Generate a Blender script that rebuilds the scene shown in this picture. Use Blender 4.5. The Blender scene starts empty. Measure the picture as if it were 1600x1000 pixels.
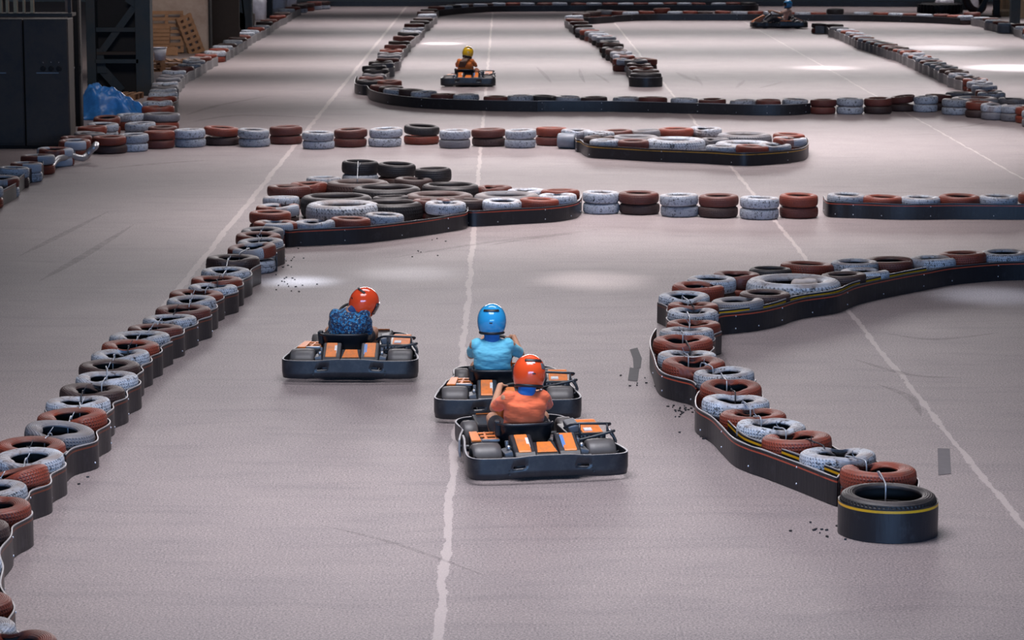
import bpy, bmesh, math, random
import numpy as np
from mathutils import Vector, Matrix, Euler
R = math.radians
PI = math.pi
rnd = random.Random(7)
C = bpy.context.scene.collection
scene = bpy.context.scene

# ------------------------------------------------------------------ camera
CAM_H = 4.94; PITCH = R(9.06); YAW = R(-0.175); FPX = 4250.0
cam_data = bpy.data.cameras.new('camera'); cam = bpy.data.objects.new('camera', cam_data); C.objects.link(cam)
cam.location = (0, 0, CAM_H); cam.rotation_euler = (PI/2 - PITCH, 0, YAW)
cam_data.sensor_width = 36.0; cam_data.lens = 36.0*FPX/1600.0
cam_data.clip_end = 1000
cam_data.dof.use_dof = True; cam_data.dof.focus_distance = 27.0; cam_data.dof.aperture_fstop = 6.3
scene.camera = cam
CAM_M = Euler(cam.rotation_euler).to_matrix()
CAM_INV = CAM_M.transposed()

def P(px, py, z=0.0):
    """point of the hall at height z that the photograph shows at (px, py)"""
    d = CAM_M @ Vector(((px-800.0)/FPX, -(py-500.0)/FPX, -1.0))
    t = (z-CAM_H)/d.z
    return Vector((d.x*t, d.y*t, z))
def PX(v):
    c = CAM_INV @ (Vector(v)-Vector((0, 0, CAM_H)))
    return (800+FPX*c.x/-c.z, 500-FPX*c.y/-c.z)
def PS(px, py, z=0.0):
    """metres per pixel there"""
    p = P(px, py, z); c = CAM_INV @ (p-Vector((0, 0, CAM_H)))
    return -c.z/FPX

# ------------------------------------------------------------------ world, light, exposure
vs = scene.view_settings
vs.view_transform = 'Standard'; vs.look = 'None'; vs.gamma = 1.0; vs.use_curve_mapping = False
vs.exposure = 0.0
w = bpy.data.worlds.new('hall_daylight'); scene.world = w; w.use_nodes = True
bg = w.node_tree.nodes['Background']
bg.inputs[0].default_value = (0.56, 0.56, 0.66, 1); bg.inputs[1].default_value = 0.06

def area(name, loc, target, sx, sy, power, color, spread=180):
    l = bpy.data.lights.new(name, 'AREA'); l.shape = 'RECTANGLE'; l.size = sx; l.size_y = sy
    l.energy = power; l.color = color; l.spread = R(spread)
    o = bpy.data.objects.new(name, l); C.objects.link(o); o.location = loc
    o.rotation_euler = (Vector(target)-Vector(loc)).to_track_quat('-Z', 'Y').to_euler()
    return o
WARM = (1.0, 0.93, 0.94); COOL = (0.96, 0.94, 1.0)
# high windows of the far gable and of the left side
area('far_window_light', (-7, 72, 15), (4, 30, 0), 12, 6, 200, (1.0, 0.95, 0.97), 60)
area('far_gable_light', (9, 128, 13), (5, 62, 0), 34, 8, 1150, (1.0, 0.93, 0.94), 60)
# roof lights across the hall, one per bay
for y, p in ((66.5, 800), (76.5, 1050), (87.5, 1100), (99.0, 1050), (111.0, 650)):
    area('bay_strip_light', (8, y, 9.0), (8, y, 0), 34, 1.6, p*.8, WARM, 62)
area('roof_light_a', (3.2, 52.5, 9.5), (3.2, 52.5, 0), 17, 6, 1150, WARM, 88)
area('roof_light_b', (1.4, 41.0, 9.5), (1.4, 41.0, 0), 10, 4, 560, WARM, 74)
area('roof_light_c', (0.5, 31.0, 9.5), (0.5, 31.0, 0), 7, 3, 190, COOL, 90)
area('roof_light_d', (-0.5, 21.0, 9.5), (-0.5, 21.0, 0), 7, 5, 600, COOL, 110)
area('added_side_fill', (-7.5, 71, 7), (-10.2, 81, 1), 4, 3, 110, (1.0, 0.88, 0.78), 90)  # unseen fill added to brighten the left background
area('added_side_fill', (-8.5, 55, 7), (-9.5, 63, 0), 3, 2, 70, (1.0, 0.92, 0.88), 90)  # another added fill, nearer, on the left side
# spots added overhead to make the bright floor patches
def spot(loc, target, power, angle, color, blend=1.0, size=0.25):
    l = bpy.data.lights.new('added_patch_light', 'SPOT'); l.energy = power; l.spot_size = R(angle); l.spot_blend = blend
    l.color = color; l.shadow_soft_size = size
    o = bpy.data.objects.new('added_patch_light', l); C.objects.link(o); o.location = loc
    o.rotation_euler = (Vector(target)-Vector(loc)).to_track_quat('-Z', 'Y').to_euler()
for (px, py, pw, ang, col) in ((468, 440, 15000, 5.2, (0.72, 0.86, 1.0)), (640, 427, 3800, 8, (0.88, 0.95, 1.0)), (925, 438, 5200, 9, (1, 0.95, 0.93)),
                              (1550, 462, 4200, 9, (0.75, 0.86, 1.0)), (690, 68, 45000, 7, (1, 0.97, 0.95)),
                              (1290, 106, 12000, 12, (1, 0.97, 0.97)), (1590, 106, 22000, 18, (0.95, 0.97, 1.0)),
                              (1480, 75, 11000, 18, (0.95, 0.97, 1.0))):
    g = P(px, py); spot((g.x-1.0, g.y+4.0, 10.5), g, pw, ang, col)
# daylight of the open gate behind the camera, cool
area('gate_daylight', (2, -8, 3.6), (0, 40, 1), 24, 5, 2600, (0.28, 0.54, 1.0), 120)

# ------------------------------------------------------------------ materials
MATS = {}
def nt(name):
    m = bpy.data.materials.new(name); m.use_nodes = True
    n = m.node_tree.nodes; l = m.node_tree.links
    b = n['Principled BSDF']
    return m, n, l, b
def math_node(n, l, op, a, b=None, c=None, clamp=False):
    x = n.new('ShaderNodeMath'); x.operation = op; x.use_clamp = clamp
    for i, v in enumerate((a, b, c)):
        if v is None: continue
        if isinstance(v, (int, float)): x.inputs[i].default_value = v
        else: l.new(v, x.inputs[i])
    return x.outputs[0]
def mixc(n, l, fac, a, b, mode='MIX'):
    x = n.new('ShaderNodeMix'); x.data_type = 'RGBA'; x.blend_type = mode
    for s, v in ((x.inputs[0], fac), (x.inputs[6], a), (x.inputs[7], b)):
        if isinstance(v, (int, float)): s.default_value = v
        elif isinstance(v, tuple): s.default_value = v if len(v) == 4 else v+(1,)
        else: l.new(v, s)
    return x.outputs[2]
def noise(n, l, vec, scale, detail=4, rough=0.6):
    x = n.new('ShaderNodeTexNoise'); x.inputs['Scale'].default_value = scale
    x.inputs['Detail'].default_value = detail; x.inputs['Roughness'].default_value = rough
    if vec is not None: l.new(vec, x.inputs['Vector'])
    return x.outputs['Fac']
def ramp(n, l, fac, p0, p1, c0=(0, 0, 0, 1), c1=(1, 1, 1, 1)):
    x = n.new('ShaderNodeValToRGB'); x.color_ramp.elements[0].position = p0; x.color_ramp.elements[1].position = p1
    x.color_ramp.elements[0].color = c0; x.color_ramp.elements[1].color = c1
    l.new(fac, x.inputs[0]); return x.outputs[0]
def bump(n, l, b, h, strength, dist):
    x = n.new('ShaderNodeBump'); x.inputs['Strength'].default_value = strength; x.inputs['Distance'].default_value = dist
    l.new(h, x.inputs['Height']); l.new(x.outputs[0], b.inputs['Normal'])
def mat(name, col, rough=0.5, metal=0.0, var=0.25, scale=12.0, bmp=0.0, spec=0.5, coat=0.0, dirt=None, dscale=4.0):
    if name in MATS: return MATS[name]
    m, n, l, b = nt(name)
    tc = n.new('ShaderNodeTexCoord').outputs['Object']
    f = noise(n, l, tc, scale)
    dark = tuple(c*(1-var) for c in col); light = tuple(min(1, c*(1+var)) for c in col)
    c = mixc(n, l, f, dark, light)
    if dirt:
        c = mixc(n, l, ramp(n, l, noise(n, l, tc, dscale, 6, 0.7), 0.45, 0.7), c, dirt)
    l.new(c, b.inputs['Base Color'])
    b.inputs['Roughness'].default_value = rough; b.inputs['Metallic'].default_value = metal
    b.inputs['Specular IOR Level'].default_value = spec
    b.inputs['Coat Weight'].default_value = coat; b.inputs['Coat Roughness'].default_value = 0.08
    if bmp: bump(n, l, b, noise(n, l, tc, scale*4), bmp, 0.01)
    MATS[name] = m; return m

def tyre_mat(name, paint, dust, wear, wearcol=(0.02, 0.02, 0.024), two=None):
    m, n, l, b = nt(name)
    tcn = n.new('ShaderNodeTexCoord'); tc = tcn.outputs['Object']
    oi = n.new('ShaderNodeObjectInfo').outputs['Random']
    sep = n.new('ShaderNodeSeparateXYZ'); l.new(tc, sep.inputs[0])
    X, Y, Z = sep.outputs
    off = n.new('ShaderNodeCombineXYZ'); k = math_node(n, l, 'MULTIPLY', oi, 37.0)
    for i in range(3): l.new(k, off.inputs[i])
    va = n.new('ShaderNodeVectorMath'); l.new(tc, va.inputs[0]); l.new(off.outputs[0], va.inputs[1]); vec = va.outputs[0]
    ang = math_node(n, l, 'ARCTAN2', Y, X)
    rad = math_node(n, l, 'SQRT', math_node(n, l, 'ADD', math_node(n, l, 'MULTIPLY', X, X), math_node(n, l, 'MULTIPLY', Y, Y)))
    # tread blocks on the running surface
    az = math_node(n, l, 'ABSOLUTE', Z)
    s1 = math_node(n, l, 'SINE', math_node(n, l, 'ADD', math_node(n, l, 'MULTIPLY', ang, 64.0), math_node(n, l, 'MULTIPLY', az, 60.0)))
    s2 = math_node(n, l, 'SINE', math_node(n, l, 'MULTIPLY', Z, 230.0))
    tr = math_node(n, l, 'MAXIMUM', s1, s2)
    tmask = math_node(n, l, 'GREATER_THAN', rad, 0.286)
    groove = math_node(n, l, 'MULTIPLY', math_node(n, l, 'LESS_THAN', math_node(n, l, 'MAXIMUM', math_node(n, l,'MULTIPLY',s1,1.0), math_node(n,l,'MULTIPLY',s2,-1.0)), -0.25), tmask)
    ring = math_node(n, l, 'MULTIPLY', math_node(n, l, 'SINE', math_node(n, l, 'MULTIPLY', rad, 420.0)), math_node(n, l, 'SUBTRACT', 1.0, tmask))
    f1 = noise(n, l, vec, 9, 5, 0.65)
    base = mixc(n, l, f1, tuple(c*0.72 for c in paint), tuple(min(1, c*1.22) for c in paint))
    if two:
        o2 = math_node(n, l, 'SINE', math_node(n, l, 'ADD', math_node(n, l, 'MULTIPLY', ang, 2.0), math_node(n, l, 'MULTIPLY', oi, 20.0)))
        base = mixc(n, l, math_node(n, l, 'GREATER_THAN', o2, 0.1), base, two)
    # value differs a little from tyre to tyre
    hsv = n.new('ShaderNodeHueSaturation'); l.new(base, hsv.inputs['Color'])
    l.new(math_node(n, l, 'ADD', math_node(n, l, 'MULTIPLY', oi, 0.45), 0.78), hsv.inputs['Value'])
    base = hsv.outputs[0]
    w1 = ramp(n, l, noise(n, l, vec, 26, 6, 0.75), wear, wear+0.08)
    base = mixc(n, l, w1, base, wearcol)
    base = mixc(n, l, math_node(n, l, 'MULTIPLY', groove, 0.55), base, wearcol)
    d1 = math_node(n, l, 'MULTIPLY', math_node(n, l, 'SUBTRACT', 1.0, tmask), ramp(n, l, noise(n, l, vec, 5, 4, 0.6), 0.35, 0.65))
    base = mixc(n, l, math_node(n, l, 'MULTIPLY', d1, 0.85), base, dust)
    l.new(base, b.inputs['Base Color'])
    b.inputs['Roughness'].default_value = 0.5; b.inputs['Specular IOR Level'].default_value = 0.45
    hgt = math_node(n, l, 'ADD', math_node(n, l, 'MULTIPLY', math_node(n, l, 'MULTIPLY', tr, tmask), 0.6), math_node(n, l, 'MULTIPLY', ring, 0.25))
    hgt = math_node(n, l, 'ADD', hgt, math_node(n, l, 'MULTIPLY', noise(n, l, vec, 40), 0.5))
    bump(n, l, b, hgt, 0.55, 0.008)
    return m
TM = {
 'r': tyre_mat('red_painted_rubber', (0.205, 0.036, 0.018), (0.125, 0.058, 0.046), 0.60),
 'd': tyre_mat('dark_red_painted_rubber', (0.125, 0.030, 0.022), (0.095, 0.055, 0.047), 0.62),
 'w': tyre_mat('white_painted_rubber', (0.42, 0.46, 0.53), (0.23, 0.185, 0.17), 0.535),
 'b': tyre_mat('brown_worn_rubber', (0.055, 0.028, 0.025), (0.080, 0.056, 0.052), 0.62),
 'k': tyre_mat('black_rubber', (0.015, 0.013, 0.015), (0.058, 0.047, 0.047), 0.70),
 'g': tyre_mat('grey_worn_rubber', (0.17, 0.17, 0.19), (0.15, 0.125, 0.12), 0.58),
 't': tyre_mat('red_and_white_painted_rubber', (0.21, 0.040, 0.022), (0.30, 0.24, 0.22), 0.66, two=(0.42, 0.46, 0.53)),
}
CNAME = {'r': 'rust-red', 'd': 'dark red', 'w': 'white-painted', 'b': 'dark brown', 'k': 'black', 'g': 'worn grey', 't': 'red-and-white'}

def belt_mat(name, col, stripe=None, sz=0.205, sw=0.007, edge=(0.42, 0.40, 0.40), top=0.245, stripe2=None, rough=0.38):
    m, n, l, b = nt(name)
    tc = n.new('ShaderNodeTexCoord').outputs['Object']
    sep = n.new('ShaderNodeSeparateXYZ'); l.new(tc, sep.inputs[0]); Z = sep.outputs[2]
    mp = n.new('ShaderNodeMapping'); mp.inputs['Scale'].default_value = (9, 9, 1.2); l.new(tc, mp.inputs[0])
    f = noise(n, l, mp.outputs[0], 1.0, 5, 0.65)
    c = mixc(n, l, f, tuple(x*0.55 for x in col), tuple(x*1.5 for x in col))
    scr = ramp(n, l, noise(n, l, tc, 7, 6, 0.7), 0.56, 0.75)
    c = mixc(n, l, math_node(n, l, 'MULTIPLY', scr, 0.5), c, tuple(min(1, x*2.6+0.02) for x in col))
    if stripe:
        s = math_node(n, l, 'LESS_THAN', math_node(n, l, 'ABSOLUTE', math_node(n, l, 'SUBTRACT', Z, sz)), sw)
        s = math_node(n, l, 'MULTIPLY', s, ramp(n, l, noise(n, l, tc, 3), 0.25, 0.45))
        c = mixc(n, l, s, c, stripe)
    e = math_node(n, l, 'GREATER_THAN', Z, top-0.008)
    c = mixc(n, l, e, c, edge)
    l.new(c, b.inputs['Base Color']); b.inputs['Roughness'].default_value = rough
    b.inputs['Specular IOR Level'].default_value = 0.4
    bump(n, l, b, noise(n, l, mp.outputs[0], 3.0), 0.15, 0.02)
    return m
BELT_H = 0.245
BM = {
 'dark': belt_mat('black_conveyor_rubber', (0.013, 0.014, 0.018), edge=(0.30, 0.29, 0.30)),
 'worn': belt_mat('worn_brown_black_rubber', (0.024, 0.020, 0.022), stripe=(0.16, 0.04, 0.02), sz=0.21, edge=(0.42, 0.40, 0.40)),
 'red': belt_mat('black_rubber_red_line', (0.010, 0.011, 0.015), stripe=(0.42, 0.07, 0.035), sz=0.212, edge=(0.10, 0.10, 0.11)),
 'redw': belt_mat('black_rubber_red_line_pale_edge', (0.013, 0.013, 0.017), stripe=(0.42, 0.07, 0.035), sz=0.205, edge=(0.5, 0.48, 0.48)),
 'yellow': belt_mat('black_rubber_yellow_line', (0.012, 0.013, 0.017), stripe=(0.75, 0.38, 0.015), sz=0.245, sw=0.010, edge=(0.35, 0.34, 0.35), top=0.28),
 'yel2': belt_mat('black_rubber_thin_yellow_line', (0.011, 0.012, 0.017), stripe=(0.50, 0.27, 0.03), sz=0.205, edge=(0.10, 0.09, 0.09)),
 'light': belt_mat('pale_grey_plastic_sheet', (0.24, 0.235, 0.24), edge=(0.42, 0.40, 0.40), rough=0.4),
}

# ------------------------------------------------------------------ helpers
def tag(o, label=None, cat=None, group=None, kind=None):
    if label: o['label'] = label
    if cat: o['category'] = cat
    if group: o['group'] = group
    if kind: o['kind'] = kind
    return o
def empty(name, loc=(0, 0, 0), rz=0.0, label=None, cat=None, group=None, kind=None):
    o = bpy.data.objects.new(name, None); C.objects.link(o); o.empty_display_size = 0.1
    o.location = loc; o.rotation_euler = (0, 0, rz); tag(o, label, cat, group, kind); return o
class MB:
    def __init__(s): s.bm = bmesh.new()
    def add(s, verts, faces):
        vv = [s.bm.verts.new(v) for v in verts]
        for f in faces:
            try: s.bm.faces.new([vv[i] for i in f])
            except ValueError: pass
        return vv
    def box(s, c, size, rot=None):
        m = Matrix.Translation(Vector(c))
        if rot: m = m @ Euler(rot).to_matrix().to_4x4()
        hx, hy, hz = size[0]/2, size[1]/2, size[2]/2
        v = [m @ Vector((x*hx, y*hy, z*hz)) for z in (-1, 1) for y in (-1, 1) for x in (-1, 1)]
        s.add(v, [(0, 2, 3, 1), (4, 5, 7, 6), (0, 1, 5, 4), (2, 6, 7, 3), (0, 4, 6, 2), (1, 3, 7, 5)]); return s
    def bar(s, p0, p1, wx, wy=None):
        """square bar between two points"""
        p0, p1 = Vector(p0), Vector(p1); wy = wy or wx
        d = p1-p0; q = d.to_track_quat('Z', 'X').to_matrix().to_4x4()
        m = Matrix.Translation((p0+p1)/2) @ q
        hx, hy, hz = wx/2, wy/2, d.length/2
        v = [m @ Vector((x*hx, y*hy, z*hz)) for z in (-1, 1) for y in (-1, 1) for x in (-1, 1)]
        s.add(v, [(0, 2, 3, 1), (4, 5, 7, 6), (0, 1, 5, 4), (2, 6, 7, 3), (0, 4, 6, 2), (1, 3, 7, 5)]); return s
    def prism(s, pts, axis, a, b):
        """polygon pts extruded along axis from a to b"""
        def mk(p, t):
            if axis == 'x': return (t, p[0], p[1])
            if axis == 'y': return (p[0], t, p[1])
            return (p[0], p[1], t)
        n = len(pts)
        v = [mk(p, a) for p in pts]+[mk(p, b) for p in pts]
        f = [tuple(range(n)), tuple(range(2*n-1, n-1, -1))]+[(i, (i+1) % n, (i+1) % n+n, i+n) for i in range(n)]
        s.add(v, f); return s
    def tube(s, pts, r, seg=8, closed=False, caps=True):
        pts = [Vector(p) for p in pts]; n = len(pts); rings = []
        rs = r if isinstance(r, (list, tuple)) else [r]*n
        up = None
        for i, p in enumerate(pts):
            if closed: t = pts[(i+1) % n]-pts[i-1]
            else: t = pts[min(i+1, n-1)]-pts[max(i-1, 0)]
            t.normalize()
            if up is None:
                up = t.orthogonal().normalized()
            up = (up - t*up.dot(t)).normalized(); sd = t.cross(up)
            rings.append([s.bm.verts.new(p+(up*math.cos(a)+sd*math.sin(a))*rs[i]) for a in [2*PI*k/seg for k in range(seg)]])
        m = n if closed else n-1
        for i in range(m):
            A, B = rings[i], rings[(i+1) % n]
            for k in range(seg):
                try: s.bm.faces.new((A[k], A[(k+1) % seg], B[(k+1) % seg], B[k]))
                except ValueError: pass
        if caps and not closed:
            s.bm.faces.new(rings[0][::-1]); s.bm.faces.new(rings[-1])
        return s
    def lathe(s, prof, seg=32, m=None, closed=True):
        """profile of (r,z), turned about z, then moved by matrix m"""
        m = m or Matrix.Identity(4); rings = []
        for k in range(seg):
            a = 2*PI*k/seg
            rings.append([s.bm.verts.new(m @ Vector((r*math.cos(a), r*math.sin(a), z))) for r, z in prof])
        n = len(prof)
        for k in range(seg):
            A, B = rings[k], rings[(k+1) % seg]
            for i in range(n if closed else n-1):
                j = (i+1) % n
                try: s.bm.faces.new((A[i], B[i], B[j], A[j]))
                except ValueError: pass
        return s
    def sphere(s, c, r, seg=12):
        bmesh.ops.create_uvsphere(s.bm, u_segments=seg, v_segments=max(6, seg//2), radius=1.0,
            matrix=Matrix.Translation(Vector(c)) @ Matrix.Diagonal((*((r, r, r) if isinstance(r, (int, float)) else r), 1)))
        return s
    def loft(s, rings, seg=20):
        """rings: (centre, rx, ry, axis) ellipses along a spine, x kept level"""
        rr = []
        for c, rx, ry, ax in rings:
            c = Vector(c); ax = Vector(ax).normalized(); xa = Vector((1, 0, 0)); xa = (xa-ax*xa.dot(ax)).normalized(); ya = ax.cross(xa)
            rr.append([s.bm.verts.new(c+xa*rx*math.cos(2*PI*k/seg)+ya*ry*math.sin(2*PI*k/seg)) for k in range(seg)])
        for A, B in zip(rr, rr[1:]):
            for k in range(seg): s.bm.faces.new((A[k], A[(k+1) % seg], B[(k+1) % seg], B[k]))
        s.bm.faces.new(rr[0][::-1]); s.bm.faces.new(rr[-1]); return s
    def capsule(s, p0, p1, r0, r1, seg=12):
        p0, p1 = Vector(p0), Vector(p1); d = (p1-p0); L = d.length; d.normalize()
        pts, rs = [], []
        for a in (80, 60, 35, 12): pts.append(p0-d*r0*math.sin(R(a))); rs.append(r0*math.cos(R(a)))
        pts.append(p0); rs.append(r0); pts.append(p1); rs.append(r1)
        for a in (12, 35, 60, 80): pts.append(p1+d*r1*math.sin(R(a))); rs.append(r1*math.cos(R(a)))
        return s.tube(pts, rs, seg)
    def mesh(s, name, mats, smooth=True, recalc=True):
        if recalc: bmesh.ops.recalc_face_normals(s.bm, faces=s.bm.faces[:])
        me = bpy.data.meshes.new(name); s.bm.to_mesh(me); s.bm.free()
        for x in (mats if isinstance(mats, (list, tuple)) else [mats]): me.materials.append(x)
        if smooth:
            for p in me.polygons: p.use_smooth = True
        return me
    def build(s, name, mats, parent=None, bevel=0.0, smooth=False, loc=None, autosmooth=None):
        me = s.mesh(name, mats, smooth or autosmooth is not None)
        o = bpy.data.objects.new(name, me); C.objects.link(o)
        if parent: o.parent = parent
        if loc is not None: o.location = loc
        if autosmooth is not None: me.set_sharp_from_angle(angle=R(autosmooth))
        if bevel:
            b = o.modifiers.new('bevel', 'BEVEL'); b.width = bevel; b.segments = 2; b.limit_method = 'ANGLE'; b.angle_limit = R(35)
        return o
def catmull(pts, sub=6, closed=False):
    pts = [Vector(p) for p in pts]; n = len(pts); out = []
    for i in range(n if closed else n-1):
        if closed: a, b, c, d = pts[i-1], pts[i], pts[(i+1) % n], pts[(i+2) % n]
        else: a, b, c, d = pts[max(i-1, 0)], pts[i], pts[i+1], pts[min(i+2, n-1)]
        for k in range(sub):
            t = k/sub
            out.append(0.5*((2*b)+(-a+c)*t+(2*a-5*b+4*c-d)*t*t+(-a+3*b-3*c+d)*t**3))
    if not closed: out.append(pts[-1])
    return out
def copy_tree(o, parent=None):
    c = o.copy(); C.objects.link(c)
    if parent: c.parent = parent
    for ch in [x for x in bpy.data.objects if x.parent == o]: copy_tree(ch, c)
    return c
ORD = ['first', 'second', 'third', 'fourth', 'fifth', 'sixth', 'seventh', 'eighth', 'ninth', 'tenth', 'eleventh', 'twelfth',
       'thirteenth', 'fourteenth', 'fifteenth', 'sixteenth', 'seventeenth', 'eighteenth', 'nineteenth', 'twentieth']
def ordn(i):
    if i <= 20: return ORD[i-1]
    t, u = divmod(i, 10); T = {2: 'twenty', 3: 'thirty', 4: 'forty'}[t]
    return (T[:-1]+'ieth') if u == 0 else T+'-'+ORD[u-1]

# ------------------------------------------------------------------ floor
LINES = [P(635, 15).x*0.5+P(330, 376).x*0.5, P(752, 235).x*0.5+P(690, 900).x*0.5, P(1150, 265).x*0.5+P(1500, 710).x*0.5, P(1350, 140).x*0.5+P(1530, 240).x*0.5]
def floor_mat():
    m, n, l, b = nt('ground_concrete')
    geo = n.new('ShaderNodeNewGeometry').outputs['Position']
    sep = n.new('ShaderNodeSeparateXYZ'); l.new(geo, sep.inputs[0]); X, Y, Z = sep.outputs
    big = noise(n, l, geo, 0.16, 4, 0.55)
    mid = noise(n, l, geo, 1.3, 6, 0.65)
    st = n.new('ShaderNodeMapping'); st.inputs['Rotation'].default_value = (0, 0, R(14)); st.inputs['Scale'].default_value = (0.35, 3.2, 1); l.new(geo, st.inputs[0])
    wob = n.new('ShaderNodeVectorMath'); wob.operation = 'ADD'; l.new(st.outputs[0], wob.inputs[0])
    nz = n.new('ShaderNodeTexNoise'); nz.inputs['Scale'].default_value = 0.3; l.new(geo, nz.inputs['Vector'])
    sc = n.new('ShaderNodeVectorMath'); sc.operation = 'SCALE'; sc.inputs['Scale'].default_value = 3.0; l.new(nz.outputs['Color'], sc.inputs[0]); l.new(sc.outputs[0], wob.inputs[1])
    streak = noise(n, l, wob.outputs[0], 1.5, 6, 0.65)
    grain = noise(n, l, geo, 55, 4, 0.8); grain2 = noise(n, l, geo, 150, 2, 0.6)
    c = mixc(n, l, big, (0.235, 0.200, 0.200), (0.360, 0.310, 0.305))
    c = mixc(n, l, math_node(n, l, 'MULTIPLY', ramp(n, l, mid, 0.35, 0.75), 0.35), c, (0.21, 0.19, 0.20))
    c = mixc(n, l, math_node(n, l, 'MULTIPLY', ramp(n, l, streak, 0.50, 0.74), 0.42), c, (0.15, 0.135, 0.145))
    g = ramp(n, l, grain, 0.40, 0.60, (0.50, 0.50, 0.53, 1), (1.36, 1.34, 1.33, 1))
    c = mixc(n, l, 1.0, c, g, 'MULTIPLY')
    g2 = ramp(n, l, grain2, 0.35, 0.65, (0.72, 0.72, 0.75, 1), (1.22, 1.20, 1.18, 1))
    c = mixc(n, l, 1.0, c, g2, 'MULTIPLY')
    # filled joints along the hall
    ml = n.new('ShaderNodeMapping'); ml.inputs['Scale'].default_value = (4.0, 0.9, 1); l.new(geo, ml.inputs[0])
    edge = math_node(n, l, 'MULTIPLY', math_node(n, l, 'SUBTRACT', noise(n, l, ml.outputs[0], 1.0, 4, 0.6), 0.5), 0.14)
    thin = noise(n, l, ml.outputs[0], 2.6, 6, 0.75)
    mask = None
    for x0, hw in zip(LINES, (0.045, 0.034, 0.028, 0.018)):
        dx = math_node(n, l, 'ABSOLUTE', math_node(n, l, 'ADD', math_node(n, l, 'SUBTRACT', X, x0), math_node(n, l, 'MULTIPLY', edge, 0.8)))
        k = math_node(n, l, 'LESS_THAN', dx, math_node(n, l, 'ADD', math_node(n, l, 'MULTIPLY', math_node(n, l, 'SUBTRACT', thin, 0.5), 0.13), hw))
        mask = k if mask is None else math_node(n, l, 'MAXIMUM', mask, k)
    c = mixc(n, l, math_node(n, l, 'MULTIPLY', mask, 0.62), c, (0.50, 0.43, 0.42))
    l.new(c, b.inputs['Base Color'])
    rr = math_node(n, l, 'ADD', math_node(n, l, 'MULTIPLY', mid, 0.08), 0.50)
    l.new(rr, b.inputs['Roughness']); b.inputs['Specular IOR Level'].default_value = 0.35
    bump(n, l, b, grain, 0.25, 0.004)
    return m
floor = MB().box((8, 75, -0.1), (110, 170, 0.2)).build('floor', floor_mat()); tag(floor, kind='structure')
sk, n_, l_, b_ = nt('skid_rubber'); b_.inputs['Base Color'].default_value = (0.05, 0.045, 0.05, 1); b_.inputs['Roughness'].default_value = 0.6
geo_ = n_.new('ShaderNodeNewGeometry').outputs['Position']
mpn = math_node(n_, l_, 'MULTIPLY', ramp(n_, l_, noise(n_, l_, geo_, 6, 5, 0.7), 0.3, 0.7), 0.26); l_.new(mpn, b_.inputs['Alpha'])
def skid(pts, wid):
    pts = catmull([P(x, y, 0.002) for x, y in pts], 8); v = []; f = []
    for i, p in enumerate(pts):
        t = (pts[min(i+1, len(pts)-1)]-pts[max(i-1, 0)]).normalized(); nn = Vector((-t.y, t.x, 0))
        ww = wid*0.5*max(0.08, math.sin(PI*i/(len(pts)-1)))
        v += [p+nn*ww, p-nn*ww]
        if i: f.append((2*i-2, 2*i-1, 2*i+1, 2*i))
    m = MB(); m.add(v, f); m.build('skid_mark', sk, floor)
for pts, wd in (([(612, 403), (700, 388), (800, 374), (935, 359)], .13), ([(760, 384), (820, 374), (905, 364)], .10), ([(905, 107), (908, 118), (914, 130)], .11),
    ([(1150, 138), (1157, 131), (1164, 125)], .12), ([(1185, 138), (1205, 133), (1222, 128)], .14), ([(1086, 118), (1092, 126), (1098, 134)], .1),
    ([(1055, 112), (1075, 122), (1092, 128)], .2), ([(838, 104), (850, 116), (862, 130)], .12), ([(930, 115), (945, 124), (952, 130)], .1),
    ([(1330, 560), (1420, 585), (1500, 590)], .1), ([(1380, 520), (1460, 530), (1560, 520)], .12), ([(1370, 600), (1420, 620), (1440, 650)], .1),
    ([(640, 60), (700, 62), (760, 52)], .1), ([(300, 190), (380, 180), (520, 186)], .25), ([(420, 150), (340, 165), (290, 180)], .2), ([(150, 265), (240, 256), (330, 250)], .2),
    ([(60, 440), (130, 400), (210, 350)], .14), ([(30, 400), (90, 370), (170, 330)], .12), ([(1285, 428), (1320, 418), (1355, 406)], .05), ([(1480, 200), (1520, 196), (1545, 190)], .12),
    ([(500, 820), (620, 850), (760, 900)], .05), ([(1100, 500), (1130, 560), (1200, 640)], .06)):
    skid(pts, wd)
tar = mat('tar_repair', (0.055, 0.052, 0.058), 0.7)
for poly in ([(984, 546), (996, 543), (1003, 560), (1001, 575), (990, 575), (989, 560)], [(984, 574), (999, 576), (996, 596), (981, 594)], [(1465, 700), (1484, 701), (1486, 740), (1466, 742)]):
    m = MB(); m.add([P(x, y, 0.003) for x, y in poly], [tuple(range(len(poly)))]); m.build('tar_patch', tar if poly[0][0] < 1100 else mat('faint_patch', (0.12, 0.11, 0.12), 0.7), floor)
# ------------------------------------------------------------------ tyres: where each stack stands in the hall
# (x centre, y of the far rim, width, colour [, colour of the tyre below if it shows])
CH = {}
CH['A'] = [(409.6,354,66,'g'),(404,361,70,'r'),(406.8,369.6,71,'w'),(393.6,381,74,'t'),(364,397.6,82,'b'),(352.8,414.4,76,'w'),(337,431,78,'r'),
 (328,440,75,'w'),(313,446.5,81,'r'),(299,463,76,'w'),(285.6,475.7,84,'d'),(265.6,487,83,'w'),(240,503,85,'d'),(220.4,513,92,'w'),(203.8,530,88,'r'),
 (188,544,88,'w'),(171,559,94,'b'),(167,578,94,'w'),(144,598,98,'b'),(122,616,98,'w'),(112.5,637.5,106,'r'),(87,665,107,'g'),(54,679,106,'r'),(46,702,106,'w'),
 (20,728,110,'r'),(-12,749,106,'w'),(-10,776,112,'r'),(-45,808,115,'b'),(-58,858,115,'w'),(-44,918,120,'r'),(-38,960,120,'w'),(22,982,126,'r')]
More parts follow.
